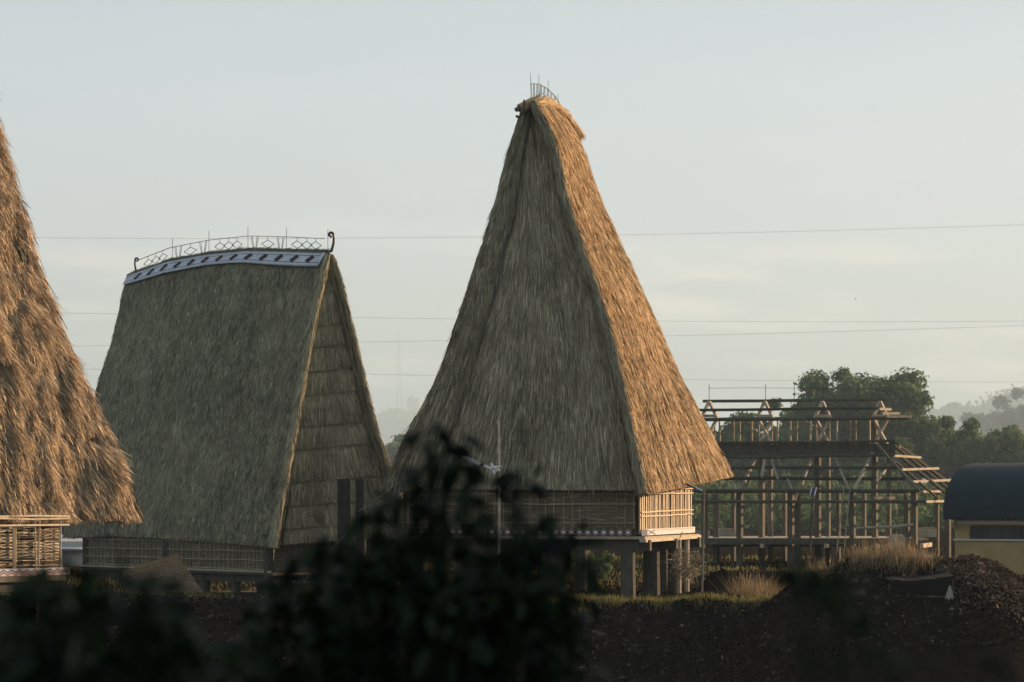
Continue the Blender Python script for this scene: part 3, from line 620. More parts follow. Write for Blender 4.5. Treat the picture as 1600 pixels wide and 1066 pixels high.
# ------------------------------------------------------------------ unfinished timber frame
fo = thing('timber_house_frame', 'unfinished open timber frame of a stilt house in front of the trees', 'house frame', (15, 123, 0))
def fbar(name, a, b_, r, mt='timber', tone=.5, sq=True, h=None, lab=None):
    m_ = MB(); a = P(*a) if len(a) == 3 else a; b_ = P(*b_)
    if sq: m_.beam(a, b_, r*2, (h or r)*2, tone=tone, side=((.87, -.5, 0) if abs(b_-a)[2] > .3*abs(b_-a)[0] else None))
    else: m_.bar(a, b_, r, 7, tone=tone, seg=3, wob=.015)
    return m_.build(name, M[mt], fo, **({'label': lab} if lab else {}))
YF, YM, YB = 119., 122.5, 126.
for px, top, Y in ((1101,772,YF),(1119,772,YM),(1156,766,YF),(1190,700,YM),(1204,700,YB),(1236,766,YF),(1246,766,YF+1),(1278,700,YM),(1294,700,YB),(1332,766,YF),(1367,655,YM),(1389,700,YB),(1417,766,YF+2),(1429,764,YF),(1464,772,YB),(1481,765,YM),(1146,770,YB+3),(1226,770,YB+3),(1310,770,YB+3),(1350,770,YB+3)):
    x = (px-800)/FPX*Y; base = np.array([x, Y, float(ground_z(x, Y))-.25]); t = P(px, top, Y); r = .19 if Y <= 123 else .15
    m_ = MB(); m_.beam(base, t, r*1.25, r*1.25, tone=rng.uniform(.5, 1), side=(.85, -.53, 0)); m_.build('post', M['timber'], fo)
fbar('tie_beam', (1112,704,YM-.4), (1398,702,YM-.4), .16, h=.27, tone=.4); fbar('tie_beam', (1118,700,YB), (1400,697,YB), .14, h=.2, tone=.3)
for y, a, b_, Y, r in ((692,1118,1398,YM-.7,.07),(656,1095,1418,YM-.5,.085),(655,1098,1400,YB-1,.07),(641,1088,1376,YM-.2,.07),(627,1098,1384,YM+1,.075),(714,1122,1398,YM-1.2,.08),(731,1118,1402,YM-1.8,.085),(748,1110,1414,YM-2.4,.085),(767,1084,1440,YF-.4,.095),(784,1082,1446,YF-.4,.075),(768,1090,1470,YB+2,.1)):
    fbar('purlin', (a, y, Y), (b_, y-3*(1 if y < 720 else 0), Y), r, tone=rng.uniform(.1, .6), sq=False)
for px in (1116,1125,1146,1156,1175,1186,1206,1215,1235,1245,1266,1276,1296,1307,1329,1337,1359):
    fbar('stud', (px, 694, YM+rng.uniform(-.5, 2.5)), (px+rng.uniform(-1, 1), 657, YM+rng.uniform(0, 1)), .035, 'timber_mid', .9)
for c in (1108, 1195, 1285, 1375):
    for dy in (0., 1.7) if c > 1300 else (0.,):
        Y = YM-.1+dy
        for a, b_ in (((c, 627), (c-13, 656)), ((c, 627), (c+14, 656)), ((c-12, 650), (c+12, 650)), ((c-10, 655), (c+11, 694)), ((c+12, 655), (c-9, 694))):
            fbar('truss_member', (*a, Y+rng.uniform(-.1, .1)), (*b_, Y+rng.uniform(-.1, .1)),  .065, 'timber_new', rng.uniform(.3, .9))
for a, b_ in (((1137,738),(1152,768)),((1181,714),(1145,792)),((1203,714),(1216,750)),((1196,714),(1190,745)),((1214,714),(1241,772)),((1269,714),(1236,796)),((1303,712),(1327,766)),((1363,708),(1334,768)),((1328,772),(1320,794)),((1388,728),(1369,752)),((1398,722),(1424,792)),((1156,768),(1162,792)),((1240,770),(1232,794))):
    fbar('brace', (*a, YM-.6), (*b_, YF-.1), .06, 'timber_mid', rng.uniform(.4, .9))
# right hip of the frame
for a, b_, Ya, Yb_ in (((1371,697),(1443,772),YM-.6,YF-.4),((1374,700),(1462,776),YM,YF+2),((1386,697),(1478,771),YM+1,YF+4),((1396,695),(1487,768),YB-1,YB),((1402,694),(1494,764),YB,YB+2.5)):
    fbar('rafter', (*a, Ya), (*b_, Yb_), .075, 'timber', rng.uniform(.2, .8))
fbar('rafter', (1372,694,YM-.8), (1444,774,YF-.9), .028, 'ironfence', .9, sq=False)
for a, b_, Ya, Yb_ in (((1370,695),(1406,700),YM-.5,YB),((1393,712),(1438,715),YM-.8,YB+.5),((1408,734),(1466,732),YF+1.5,YB+1),((1422,753),(1491,750),YF+1,YB+2),((1433,769),(1489,767),YF,YB+2),((1446,784),(1479,783),YF,YB+1)):
    fbar('purlin', (*a, Ya), (*b_, Yb_), .055, 'timber_mid', .8)
for a, b_ in (((1373,639),(1391,640)),((1378,646),(1405,646)),((1385,651),(1424,651)),((1366,778),(1397,778))): fbar('loose_board', (*a, YF+2), (*b_, YF+3), .06, 'timber_mid', .9)
# floor of the frame
m_ = MB(); m_.beam(P(1072, 841, YM+1.5), P(1428, 841, YM+1.5), 8.5, .10, tone=.6); m_.build('floor', M['timber_new'], fo)
for a, b_, y in ((1068,1428,848),(1068,1428,852)):
    fbar('floor_beam', (a, y-2, YF-.4 if y < 850 else YB), (b_, y-2, YF-.4 if y < 850 else YB), .12, tone=.5, h=.14)
for px in (1098, 1190, 1290, 1370, 1440): m_ = MB(); m_.beam(P(px, 853, YF-.8), P(px+14, 851, YB+1), .16, .2, tone=.7); m_.build('joist', M['timber_new'], fo)
fbar('rail', (1338,826,YF-1), (1427,820,YF-1), .07, 'timber_mid', .9, sq=False)
for px in (1108, 1196, 1241, 1286, 1375): m_ = MB(); m_.bar(P(px, 628, YM+1), P(px, 601, YM+1), .018, 4); m_.build('iron_rod', M['iron'], fo)
# boards stacked on the floor, ladder
mb = MB()
for j in range(4): 
    for k in range(2): mb.beam(P(1076+k*9+j, 838-j*2.6, YF+1+k*.6), P(1100+k*6, 838-j*2.6, YF+1.2+k*.6), .4, .07, tone=rng.uniform(.4, 1))
mb.build('board_stack', M['timber_new'], label='low stack of pale boards at the left end of the unfinished frame floor', category='boards', group='boards piled on the unfinished floor')
mb = MB()
for j in range(4): mb.beam(P(1123, 837-j*3.2, YF+1), P(1149-j*.5, 837-j*3.2, YF+1), .5, .085, tone=rng.uniform(.4, 1))
mb.build('board_stack', M['timber_new'], label='stack of pale boards second from the left on the unfinished floor', category='boards', group='boards piled on the unfinished floor')
mb = MB()
for j in range(5): mb.beam(P(1436, 838-j*3, YF+2), P(1462, 838-j*3, YF+2), .6, .08, tone=rng.uniform(.4, 1))
mb.build('board_stack', M['timber_new'], label='stack of pale boards at the right end under the unfinished hip', category='boards', group='boards piled on the unfinished floor')
m_ = MB(); m_.box(tuple(P(1391, 856, YF-1.6)), tuple(P(1414, 837, YF-1.6)+np.array([0, .5, 0])), tone=.7); m_.box(tuple(P(1394, 837.5, YF-1.5)), tuple(P(1411, 835.4, YF-1.5)+np.array([0, .4, 0])), tone=.9)
m_.build('plywood_crate', M['timber_new'], label='square pale crate standing on the ground behind the dry grass', category='crate')
m_ = MB()
la, lb, lc, ld = P(1307,868,YF-2), P(1318,762,YF-.5), P(1318,868,YF-2), P(1328,762,YF-.5)
lo = thing('ladder', 'slim metal ladder leaning against the unfinished timber frame', 'ladder', (la+lc)/2)
for a, b_ in ((la, lb), (lc, ld)): m_ = MB(); m_.bar(a, b_, .022, 6, tone=.5); m_.build('rail', M['timber_mid'], lo)
for i in range(9):
    t = (i+.7)/9.5; m_ = MB(); m_.bar(la+(lb-la)*t, lc+(ld-lc)*t, .014, 5, tone=.5); m_.build('rung', M['timber_mid'], lo)

# ------------------------------------------------------------------ vaulted building at the right
vo = thing('vaulted_building', 'low ochre building with a blue-grey barrel roof at the right edge', 'building', (19, 108, 0))
e0 = P(1474, 808, 105.); fdir = nrm([.89, -.46, 0]); bdir = nrm([.46, .89, 0]); span = 9.0; rise = 2.25
def vb(a, b_, z): q = e0+fdir*a+bdir*b_; return np.array([q[0], q[1], z])
ze = e0[2]; rf = MB(); nb = 28; na = 120
Gv = np.zeros((na+1, nb+1, 3))
for i in range(na+1):
    for j in range(nb+1):
        th = math.pi*j/nb; k = .018*math.cos(i*math.pi)
        Gv[i, j] = vb(i*.12, span/2*(1-math.cos(th)*(1+k*.2)), ze+rise*math.sin(th)**.85*(1+0)+k)
rf.grid(Gv, tone=.5, flip=True)
Gi = Gv.copy(); Gi[..., 2] -= .1; rf.grid(np.stack([Gv[0], Gi[0]], 0)); rf.grid(np.stack([Gv[:, 0], Gi[:, 0]], 0)); rf.grid(Gi, tone=.2)
rf.build('roof', M['blue_roof'], vo, smooth=True)
wb = MB(); zw = ze+.02; wb.beam(vb(.35, .55, -1.0+.9), vb(14, .55, -1.0+.9), .2, 2*(zw-(-.1)), tone=.5); wb.beam(vb(.45, .65, .9), vb(.45, span-.6, .9), .2, 3.0, tone=.5)
arc = [vb(.44, span/2*(1-math.cos(math.pi*j/20)), ze+rise*.93*math.sin(math.pi*j/20)**.85) for j in range(21)]
for a, b_ in zip(arc, arc[1:]): wb.quad(a, b_, np.r_[b_[:2], ze-.5], np.r_[a[:2], ze-.5])
wall = wb.build('wall', M['yellow'], vo)
for z, h in ((ze-.16, .22), (2.8-53.5/FPX*105, .06)):
    m_ = MB(); m_.beam(vb(.30, .42, z), vb(14, .42, z), .1, h); m_.build('white_band', M['white'], vo)
for i in range(8):
    a0 = 1.04+i*.66; zt, zb = 2.8-32/FPX*105, 2.8-51/FPX*105; m_ = MB()
    for p, q in (((a0, zt), (a0+.60, zt)), ((a0, zb), (a0+.60, zb))): m_.beam(vb(p[0], .42, p[1]), vb(q[0], .42, q[1]), .09, .07, tone=.2)
    for a in (a0, a0+.60): m_.beam(vb(a, .42, zb), vb(a, .42, zt), .09, .07, tone=.2)
    wn = m_.build('window', M['iron'], vo); m_ = MB(); m_.beam(vb(a0+.03, .435, (zt+zb)/2), vb(a0+.57, .435, (zt+zb)/2), .02, zt-zb-.05, tone=rng.uniform(.3, 1)); m_.build('pane', M['glass'], wn)

# ------------------------------------------------------------------ small built things
def pole(name, label, cat, px, y0, y1, Y, r, mt, group=None):
    o = thing(name, label, cat, P(px, y1, Y), group); return o
po = thing('bamboo_pole', 'tall bare bamboo pole standing in front of the middle house behind the dark bush', 'pole', P(780, 905, 73.5))
m_ = MB(); m_.tube([P(779.5, 657, 73.5), P(780.5, 740, 73.5), P(780, 840, 73.5), P(781, 960, 73.5)], [.035, .04, .045, .045], 7, tone=.6)
for y in range(680, 900, 24): m_.bar(P(780, y, 73.5), P(780, y+1.3, 73.5), .052, 7, tone=.3)
m_.build('shaft', M['bamboo'], po)
lo = thing('solar_lamp', 'slender grey lamp post with a short arm at the right corner of the middle house', 'lamp post', P(1098, 922, 75.5))
m_ = MB(); m_.bar(P(1097, 925, 75.5), P(1100, 765, 75.5), .035, 8, tone=.2); m_.build('post', M['timber_mid'], lo)
m_ = MB(); m_.bar(P(1101, 768, 75.5), P(1076, 758, 75.6), .028, 6); m_.build('arm', M['steel'], lo)
m_ = MB(); m_.beam(P(1087, 763.5, 75.55), P(1071, 756, 75.6), .14, .05); m_.build('lamp_head', M['iron'], lo)
lo = thing('solar_lamp', 'street lamp with a blue solar panel in front of the unfinished frame', 'lamp post', P(1266, 864, 117))
m_ = MB(); m_.bar(P(1265, 868, 117), P(1270, 775, 117), .05, 8, tone=.2); m_.build('post', M['iron'], lo)
m_ = MB(); m_.beam(P(1266.5, 775, 117), P(1271, 762, 117), .22, .03, side=(1, .2, 0), tone=.5)
m_.quad(*[P(a, b_, 116.9) for a, b_ in ((1265.5,774),(1272,776),(1275.5,763),(1269,761.5))]); m_.build('solar_panel', M['panel'], lo)
m_ = MB()
for d_ in (0, 7.2): m_.bar(P(1265.3+d_, 774.5, 116.8), P(1268.6+d_, 761.5, 116.8), .025, 5, tone=.8)
m_.build('panel_frame', M['steel'], lo)
# metal arm fixed to the bamboo pole
lo = thing('lamp_arm', 'bright metal double-rod arm with a white bulb holder, reaching across to the bamboo pole', 'lamp arm', P(776, 735, 73.4))
for d_ in (0, 3.5):
    m_ = MB(); m_.tube([P(715, 708+d_*.5, 73.2), P(735, 717+d_, 73.3), P(757, 727+d_*.6, 73.4), P(772, 733, 73.4)], .022, 6, tone=.8); m_.build('rod', M['steel'], lo)
m_ = MB(); m_.bar(P(751, 724.5, 73.35), P(756, 727, 73.35), .05, 7); m_.build('clamp', M['iron'], lo)
m_ = MB()
for i in range(14):
    c = P(773+rng.uniform(-5, 5), 732.5+rng.uniform(-4, 4), 73.35); dd = rng.normal(0, .05, 3); m_.bar(c-dd, c+dd, .035, 6, r2=.02, tone=.8)
m_.build('bulb_holder', M['plastic'], lo)
for px, w_, lab in ((537.5, 9.5, 'thick dark timber post standing free before the tiered gable, the wider of two'), (562, 6, 'dark timber post before the tiered gable, the slimmer of two')):
    m_ = MB(); m_.beam(P(px, 985, 80), P(px, 750, 80), w_*2/FPX*80, .36, tone=.35); m_.bar(P(px, 760, 80), P(px, 748.5, 80), w_*.98/FPX*80, 8, tone=.5)
    m_.build('timber_post', M['timber_dark'], label=lab, category='post', group='free-standing posts before the gable')
# leaning metal pipes
for (a, b_, lab) in (((621,754),(588,880),'long bright metal pipe leaning steeply between the two big roofs'), ((626,758),(590,905),'second leaning metal pipe, just right of the steep bright one'), ((620,757),(560,800),'short metal pipe leaning from the pipe tops towards the posts'), ((566,805),(478,905),'low slanting metal pipe before the wall of the gable'), ((640,752),(655,800),'thin cane leaning the other way at the foot of the middle roof')):
    m_ = MB(); m_.bar(P(*a, 76.5), P(*b_, 75.5), .02, 7, tone=.3); m_.build('metal_pipe', M['ironfence'], label=lab, category='pipe', group='pipes leaning between the houses')
# woven screen leaning at the long house
m_ = MB(); A_, B_, C_, D_ = P(192, 893, 84), P(276, 866, 85.5), P(322, 932, 82.5), P(196, 938, 82)
u, s = np.meshgrid(np.linspace(0, 1, 40), np.linspace(0, 1, 16), indexing='ij')
G = A_*((1-u)*(1-s))[..., None]+B_*(u*(1-s))[..., None]+C_*(u*s)[..., None]+D_*((1-u)*s)[..., None]; G[..., 1] += -.1*np.sin(u*3.1)*np.sin(s*2)
G = G+np.array([0, 0, .0]); m_.grid(G, tone=rng.uniform(0, .35, 39*15)); G2 = G.copy(); G2[..., 1] += .04; m_.grid(G2, tone=.3)
for j in range(22):
    s_ = j/21.; pts = [(A_*(1-t)+B_*t)*(1-s_)+(D_*(1-t)+C_*t)*s_+np.array([0, -.1*math.sin(t*3.1)*math.sin(s_*2)-.02, rng.normal(0, .01)]) for t in np.linspace(-.01, 1.02, 12)]
    m_.tube(pts, .013, 4, tone=rng.uniform(0, .45))
m_.build('bamboo_mat', M['weave'], label='large woven bamboo mat leaning against the long grey house', category='mat')
# planks between and under the houses
def plankpile(name, label, x0, x1, y0, y1, Y, n, group=None):
    m_ = MB()
    for i in range(n):
        t = i/max(1, n-1); y = y1+(y0-y1)*t; m_.beam(P(x0+rng.uniform(0, 4), y, Y+rng.uniform(-.5, .5)), P(x1-rng.uniform(0, 4), y+rng.uniform(-1, 1), Y+rng.uniform(-.5, .5)), .3, .12, tone=rng.uniform(.2, 1))
    m_.build(name, M['timber_new'], label=label, category='planks', group=group)
plankpile('plank_pile', 'sunlit stack of planks seen between the two big houses behind the dark bush', 596, 626, 868, 912, 96, 14, 'planks stacked on the ground')
plankpile('plank_pile', 'few pale planks standing in for sunlit ground under the floor of the long grey house', 325, 415, 926, 932, 98, 3, 'planks stacked on the ground')  # pale planks stand for a strip of sunlit ground
# pale low building and teal roofed shed far behind
bo = thing('shed', 'low shed with a teal roof and white fascia glimpsed between the two big houses', 'shed', P(655, 850, 128))
m_ = MB(); m_.box(tuple(P(612, 860, 128)), tuple(P(700, 803, 128)+np.array([0, 5, 0]))); m_.build('wall', M['timber'], bo)
m_ = MB(); m_.quad(P(625,799,127.5), P(712,799,127.5), P(700,765,131), P(632,765,131)); m_.quad(P(625,800,127.5), P(632,765,131), P(632,767,134), P(625,800,134)); m_.build('roof', M['teal'], bo)
m_ = MB(); m_.beam(P(628,801,127.4), P(710,801,127.4), .06, .10); m_.build('fascia', M['white'], bo)
bo = thing('shed', 'pale shed glimpsed under the eaves at the far end of the long grey house', 'shed', P(100, 880, 118))
m_ = MB(); m_.box(tuple(P(40, 885, 118)), tuple(P(146, 846, 118)+np.array([0, 5, 0]))); m_.build('wall', M['pale'], bo)
m_ = MB(); m_.quad(P(35,858,117.4), P(151,858,117.4), P(146,836,121), P(40,836,121)); m_.quad(P(35,861,117.4), P(151,861,117.4), P(151,858,117.3), P(35,858,117.3)); m_.build('roof', M['white'], bo)
# dark shelter in the bank with a rag on a stick
to = thing('tarpaulin_shelter', 'low black tarpaulin shelter with a dark opening, dug into the earth bank on the right', 'shelter', P(1438, 936, 69.6))
nx_, ny_ = 24, 10; u, s = np.meshgrid(np.linspace(0, 1, nx_), np.linspace(0, 1, ny_), indexing='ij')
a, b_ = P(1388, 908, 69.2), P(1490, 901, 69.2)
G = a*(1-u)[..., None]+b_*u[..., None]; G[..., 1] += s*2.2; G[..., 2] += .10*np.sin(s*3.1)+.05*vnoise(u*7, s*4, 3)-.06*np.sin(u*3.14)
m_ = MB(); m_.grid(G, tone=.5); G2 = G[:, :1].repeat(5, 1); G2[..., 2] -= np.linspace(0, .09, 5)[None]; G2[..., 1] -= .02*np.sin(np.arange(nx_)*1.3)[:, None]; m_.grid(G2, tone=.8); m_.build('cover', M['tarp'], to)
m_ = MB(); m_.box(tuple(P(1392, 940, 69.25)), tuple(P(1488, 907, 69.25)+np.array([0, .1, 0])), tone=.1); m_.build('dark_opening', M['tarp'], to)  # black face stands for the shade inside the opening
for px in (1390, 1489): m_ = MB(); m_.bar(P(px, 940, 69.25), P(px, 904, 69.25), .035, 6, tone=.2); m_.build('stake', M['timber'], to)
m_ = MB(); m_.bar(P(1398, 932, 69.1), P(1502, 933, 69.1), .022, 6, tone=.5); m_.build('front_pole', M['timber'], to)
m_ = MB(); u, s = np.meshgrid(np.linspace(-1, 1, 9), np.linspace(0, 1, 12), indexing='ij'); wd_ = np.interp(s, [0, .3, .7, 1], [.02, .07, .12, .07])
G = np.stack([P(1484, 0, 69.)[0]+u*wd_+.05*s*(1-s)-.04*s, 68.98-.04*np.cos(u*5)*s, P(0, 915, 69.)[2]-s*.42-(.04*np.abs(u)*s)], -1); m_.grid(G)
m_.build('rag', M['cloth'], label='small white rag hanging at the mouth of the black shelter', category='rag')
m_ = MB(); m_.tube([P(1412, 871, 71.8), P(1440, 869, 71.8), P(1456, 870, 71.8)], [.05, .055, .05], 7, tone=.8); m_.build('plastic_pipe', M['plastic'], label='short white plastic pipe lying on top of the earth bank', category='pipe')
# heap behind the lamp post
m_ = MB(); u, s = np.meshgrid(np.linspace(0, 2*math.pi, 28), np.linspace(0, 1, 10), indexing='ij'); c = P(1127, 898, 84)
G = np.stack([c[0]+np.cos(u)*s*.85, c[1]+np.sin(u)*s*.8, -.1+.75*(1-s**2)*(.8+.4*vnoise(u*2, s*3, 8))], -1); m_.grid(G, tone=.5, flip=True)
m_.build('earth_heap', M['soil'], smooth=True, label='rounded heap of dark earth left of the dry grass clump', category='earth heap')
# brush pile of pale twigs beside the posts
m_ = MB()
for i in range(260):
    c = P(rng.normal(1072, 14), 902-abs(rng.normal(0, 20)), 79+rng.uniform(-.6, .6)); c[2] = max(c[2], .03); d_ = rng.normal(0, 1, 3)*[.10, .10, .08]; m_.tube([c-d_, c+rng.normal(0, .03, 3), c+d_], [.013, .012, .005], 4, tone=rng.uniform(.2, 1))
m_.build('brush_pile', M['bamboo_old'], label='tangled pale twigs heaped behind the posts of the middle house', kind='stuff')

# dry grass clumps
for px, Y, n, h, sp, lab in ((1172, 76, 420, .95, .33, 'tall dry grass clump standing right of the slender lamp post'), (1205, 78, 260, .7, .28, 'thinner dry grass clump before the middle posts of the unfinished frame'), (1352, 70.9, 420, .75, .28, 'dry grass clump at the left of the bank top'), (1402, 70.9, 800, .85, .38, 'largest feathery dry grass clump on top of the bank'), (1440, 70.9, 300, .6, .25, 'small dry grass clump at the right beside the white pipe'), (1275, 70.9, 260, .5, .25, 'low dry grass clump on the left shoulder of the bank')):
    m_ = MB(); blades(m_, (px-800)/FPX*Y, Y, n, h, sp*.85, 1.05, .010); m_.build('dry_grass_clump', M['drygrass'], label=lab, category='grass clump', group='dry grass clumps')

# ------------------------------------------------------------------ trees
def crown(mb, c, rad, n, leaf, clumps=26, flat=.8, seed=0, gap=.35):
    g = np.random.default_rng(seed); cc = g.normal(0, 1, (clumps, 3)); cc = nrm(cc)*(g.random((clumps, 1))**.45)
    cc[:, 2] *= flat; cen = np.asarray(c)+cc*rad; rs = np.mean(rad)*(g.uniform(.18, .36, clumps) if clumps < 60 else g.uniform(.14, .33, clumps))
    w_ = rs**2; k = g.choice(clumps, n, p=w_/w_.sum()); d = nrm(g.normal(0, 1, (n, 3))); r = rs[k]*(g.random(n)**.4)*(1+.25*g.normal(0, 1, n)*.5)
    p = cen[k]+d*r[:, None]*[1, 1, .75]
    a = nrm(g.normal(0, 1, (n, 3))); b_ = nrm(np.cross(a, nrm(d+g.normal(0, .6, (n, 3))))); a = nrm(np.cross(b_, d+.3*g.normal(0, 1, (n, 3)))); sz = leaf*g.uniform(.6, 1.4, n)[:, None]
    v = np.stack([p-a*sz, p+b_*sz*.5, p+a*sz, p-b_*sz*.5], 1).reshape(-1, 3)
    mb._add(v, np.arange(n*4).reshape(n, 4), tone=np.clip(g.beta(2, 2, n)+.35*(g.random(clumps)[k]-.5), 0, 1)); return cen, rs
def tree(name, label, base, h, rad, n, leaf, seed, clumps=26, lm='leaf', group=None, flat=.8, cat='tree', lean=0):
    o = thing(name, label, cat, base, group); c = np.array(base)+[lean, 0, h-rad[2]*.95]
    mb = MB(); cen, rs = crown(mb, c, np.array(rad), n, leaf, clumps, flat, seed); mb.build('crown', M[lm], o)
    tb = MB(); g = np.random.default_rng(seed+5); fork = np.array(base)+[lean*.5, 0, max(.3*h, h-2*rad[2])]
    r0 = h*.022+.05; tb.tube([np.array(base)-[0, 0, .4], np.array(base)+[.1, 0, h*.12], fork], [r0*1.3, r0, r0*.8], 8, tone=.5)
    for i in g.choice(len(cen), min(9, len(cen)), replace=False):
        m1 = (fork+cen[i])/2+g.normal(0, .06*h, 3)*[1, 1, .3]; tb.tube([fork, m1, cen[i]], [r0*.55, r0*.3, r0*.1], 6, tone=.5)
    tb.build('trunk', M['bark'], o); return o
def gz(px, Y): x = (px-800)/FPX*Y; return np.array([x, Y, float(ground_z(x, Y))-.1])
def top_h(py, Y): return CAMZ+(HOR-py)/FPX*Y+.1
Y = 400; tree('broadleaf_tree', 'largest round-headed tree, rising above the unfinished timber frame', gz(1352, Y), top_h(554, Y), (12.8, 9.5, 11.), 36000, .40, 11, 75, group=None)
trees = [(1300,190,640,3.6,4.0,'dark tree close behind the middle of the unfinished frame'),(1255,198,612,3.2,4.0,'tree behind the third truss, against the left of the largest tree'),
 (1425,200,640,3.6,4.2,'tree filling the right shoulder under the largest tree'),(1462,192,652,3.4,4.0,'tree above the hip of the unfinished frame'),(1500,186,655,3.2,3.8,'light green tree left of and above the barrel roof'),
 (1545,190,650,3.4,4.0,'tree directly above the crown of the barrel roof'),(1590,184,655,3.4,3.9,'tree at the right edge above the barrel roof'),(1215,186,668,3.2,3.8,'tree behind the second truss of the frame'),
 (1170,192,655,3.4,3.8,'loose crowned tree behind the first bay of the frame'),(1125,188,672,3.2,3.6,'tree beside the lower tip of the middle house roof'),(1380,182,690,3.6,3.8,'tree low behind the right truss of the frame'),(1085,180,690,3.2,3.6,'tree mostly behind the middle house roof tip'),
 (1150,168,750,4.,3.0,'low dense tree behind the left posts of the frame'),(1230,166,745,4.,3.0,'low dense tree behind the central posts of the frame'),(1310,168,742,4.2,3.2,'low dense tree behind the ladder and right posts'),(1400,166,745,4.2,3.2,'low dense tree behind the hip end of the frame'),(1480,168,752,4.,3.0,'low dense tree touching the left end of the barrel roof'),(1100,166,760,4,3.0,'low dense tree right of the middle house wall')]
for i, (px, Y, py, rx, rz, lab) in enumerate(trees):
    Y *= 2.1; rx *= 2.1; rz *= 2.1
    tree('broadleaf_tree', lab, gz(px, Y), top_h(py-12, Y), (rx, rx*.8, rz), 9000, .40, 40+i, 24, group='trees behind the unfinished frame')
tree('broadleaf_tree', 'small pale tree peeping out in the gap between the two big roofs', gz(628, 900), top_h(678, 900), (12, 10, 15), 6000, 1.0, 91, 20)
tree('broadleaf_tree', 'tree low in the gap, half hidden by the left edge of the middle roof', gz(655, 860), top_h(672, 860), (12, 10, 15), 6000, 1.0, 92, 20)
for i, (px, Y, py) in enumerate(((1584, 2300, 592),(1625, 2100, 606),(1550, 2350, 622),(1512, 2000, 662))):
    tree('hazy_tree', ['broad misty tree crown at the right edge behind the nearer trees', 'misty tree cut by the right edge, below the broad misty crown', 'misty tree left of the broad misty crown', 'lowest misty tree, just above the near trees'][i], gz(px, Y), top_h(py, Y), (30, 22, 34), 9000, 1.7, 130+i, 26, lm='leaf_far', group='misty trees at the right')
far = [(1465,628,9),(1482,640,7),(1497,618,12),(1512,630,8),(1530,636,9),(1548,642,8),(1440,645,8)]
far_l = ['small pointed far tree in the mist right of the largest tree', 'far misty tree, second in the faint row', 'tallest tree in the faint far row', 'far misty tree right of the tallest faint one', 'far misty tree, fifth in the faint row', 'far misty tree, last of the faint row on the right', 'far misty tree half behind the largest tree']
for (px, py, rz), lab in zip(far, far_l):
    Y = 5200; tree('hazy_tree', lab, np.array([(px-800)/FPX*Y, Y, 100.]), top_h(py, Y)-100, (rz*2.3, 18, rz*3.6), 2500, 2.4, 200+px, 16, lm='leaf_far', group='faint far trees')
mb = MB()
for i in range(260):
    Y = rng.uniform(270, 330); px = rng.uniform(820, 1650); c = gz(px, Y)+[0, 0, rng.uniform(.4, 4.)]; crown(mb, c, np.array([3.4, 2.6, 2.4]), 220, .28, 5, .8, 700+i)
mb.build('undergrowth', M['leaf'], kind='stuff', label='dense green undergrowth between the house frame and the trees')
for i, (px, Y, h_, lab) in enumerate(((905, 93, 1.5, 'low leafy shrub glimpsed under the floor of the middle house'), (938, 95, 1.3, 'pale leafy shrub beside the front post of the middle house'), (870, 97, 1.6, 'shrub behind the dark bush under the middle house'))):
    tree('shrub', lab, gz(px, Y), h_, (1.3, .9, .7), 1500, .07, 810+i, 12, group='shrubs behind the middle house', cat='shrub')
# wooded far hills
def hill(name, label, pts, Y, dep, n, seed, leaf=3.5):
    xs_ = np.linspace(pts[0][0], pts[-1][0], 160); yy = np.interp(xs_, [p[0] for p in pts], [p[1] for p in pts]); g = np.random.default_rng(seed)
    dd = np.linspace(-1, 1, 14); G = np.zeros((160, 14, 3))
    for j, d in enumerate(dd):
        YY = Y+d*dep; G[:, j, 0] = (xs_-800)/FPX*Y; G[:, j, 1] = YY; zz = CAMZ+(HOR-yy)/FPX*Y; G[:, j, 2] = -6+(zz+6)*(1-d*d)+(vnoise(xs_*.05, xs_*0+j, seed)-.5)*.05*zz
    mb = MB(); mb.grid(G, tone=.3, flip=True); mb.build(name, M['leaf_far'], kind='structure', label=label)
    mb = MB(); ii = g.integers(0, 160, n); jj = g.integers(1, 9, n); p = G[ii, jj]+g.normal(0, 1, (n, 3))*[dep*.04, dep*.04, leaf*.25]
    a = nrm(g.normal(0, 1, (n, 3))); b_ = nrm(np.cross(a, g.normal(0, 1, (n, 3)))); sz = leaf*g.uniform(.3, 1., n)[:, None]
    mb._add(np.stack([p-a*sz, p+b_*sz*.6, p+a*sz, p-b_*sz*.6], 1).reshape(-1, 3), np.arange(n*4).reshape(n, 4), tone=g.beta(2, 2, n))
    mb.build('forest', M['leaf_far'], kind='stuff', label='woodland covering '+label)
hill('hills', 'the misty hill behind the far trees on the right', [(1050,740),(1250,690),(1400,662),(1470,640),(1530,636),(1600,605),(1800,570),(2000,640)], 5400, 500, 9000, 301, 8.)
hill('hills', 'the faint hill in the gap between the two big roofs', [(300,760),(480,700),(580,655),(620,640),(680,650),(760,690),(900,740)], 8200, 450, 4000, 302, 8.)
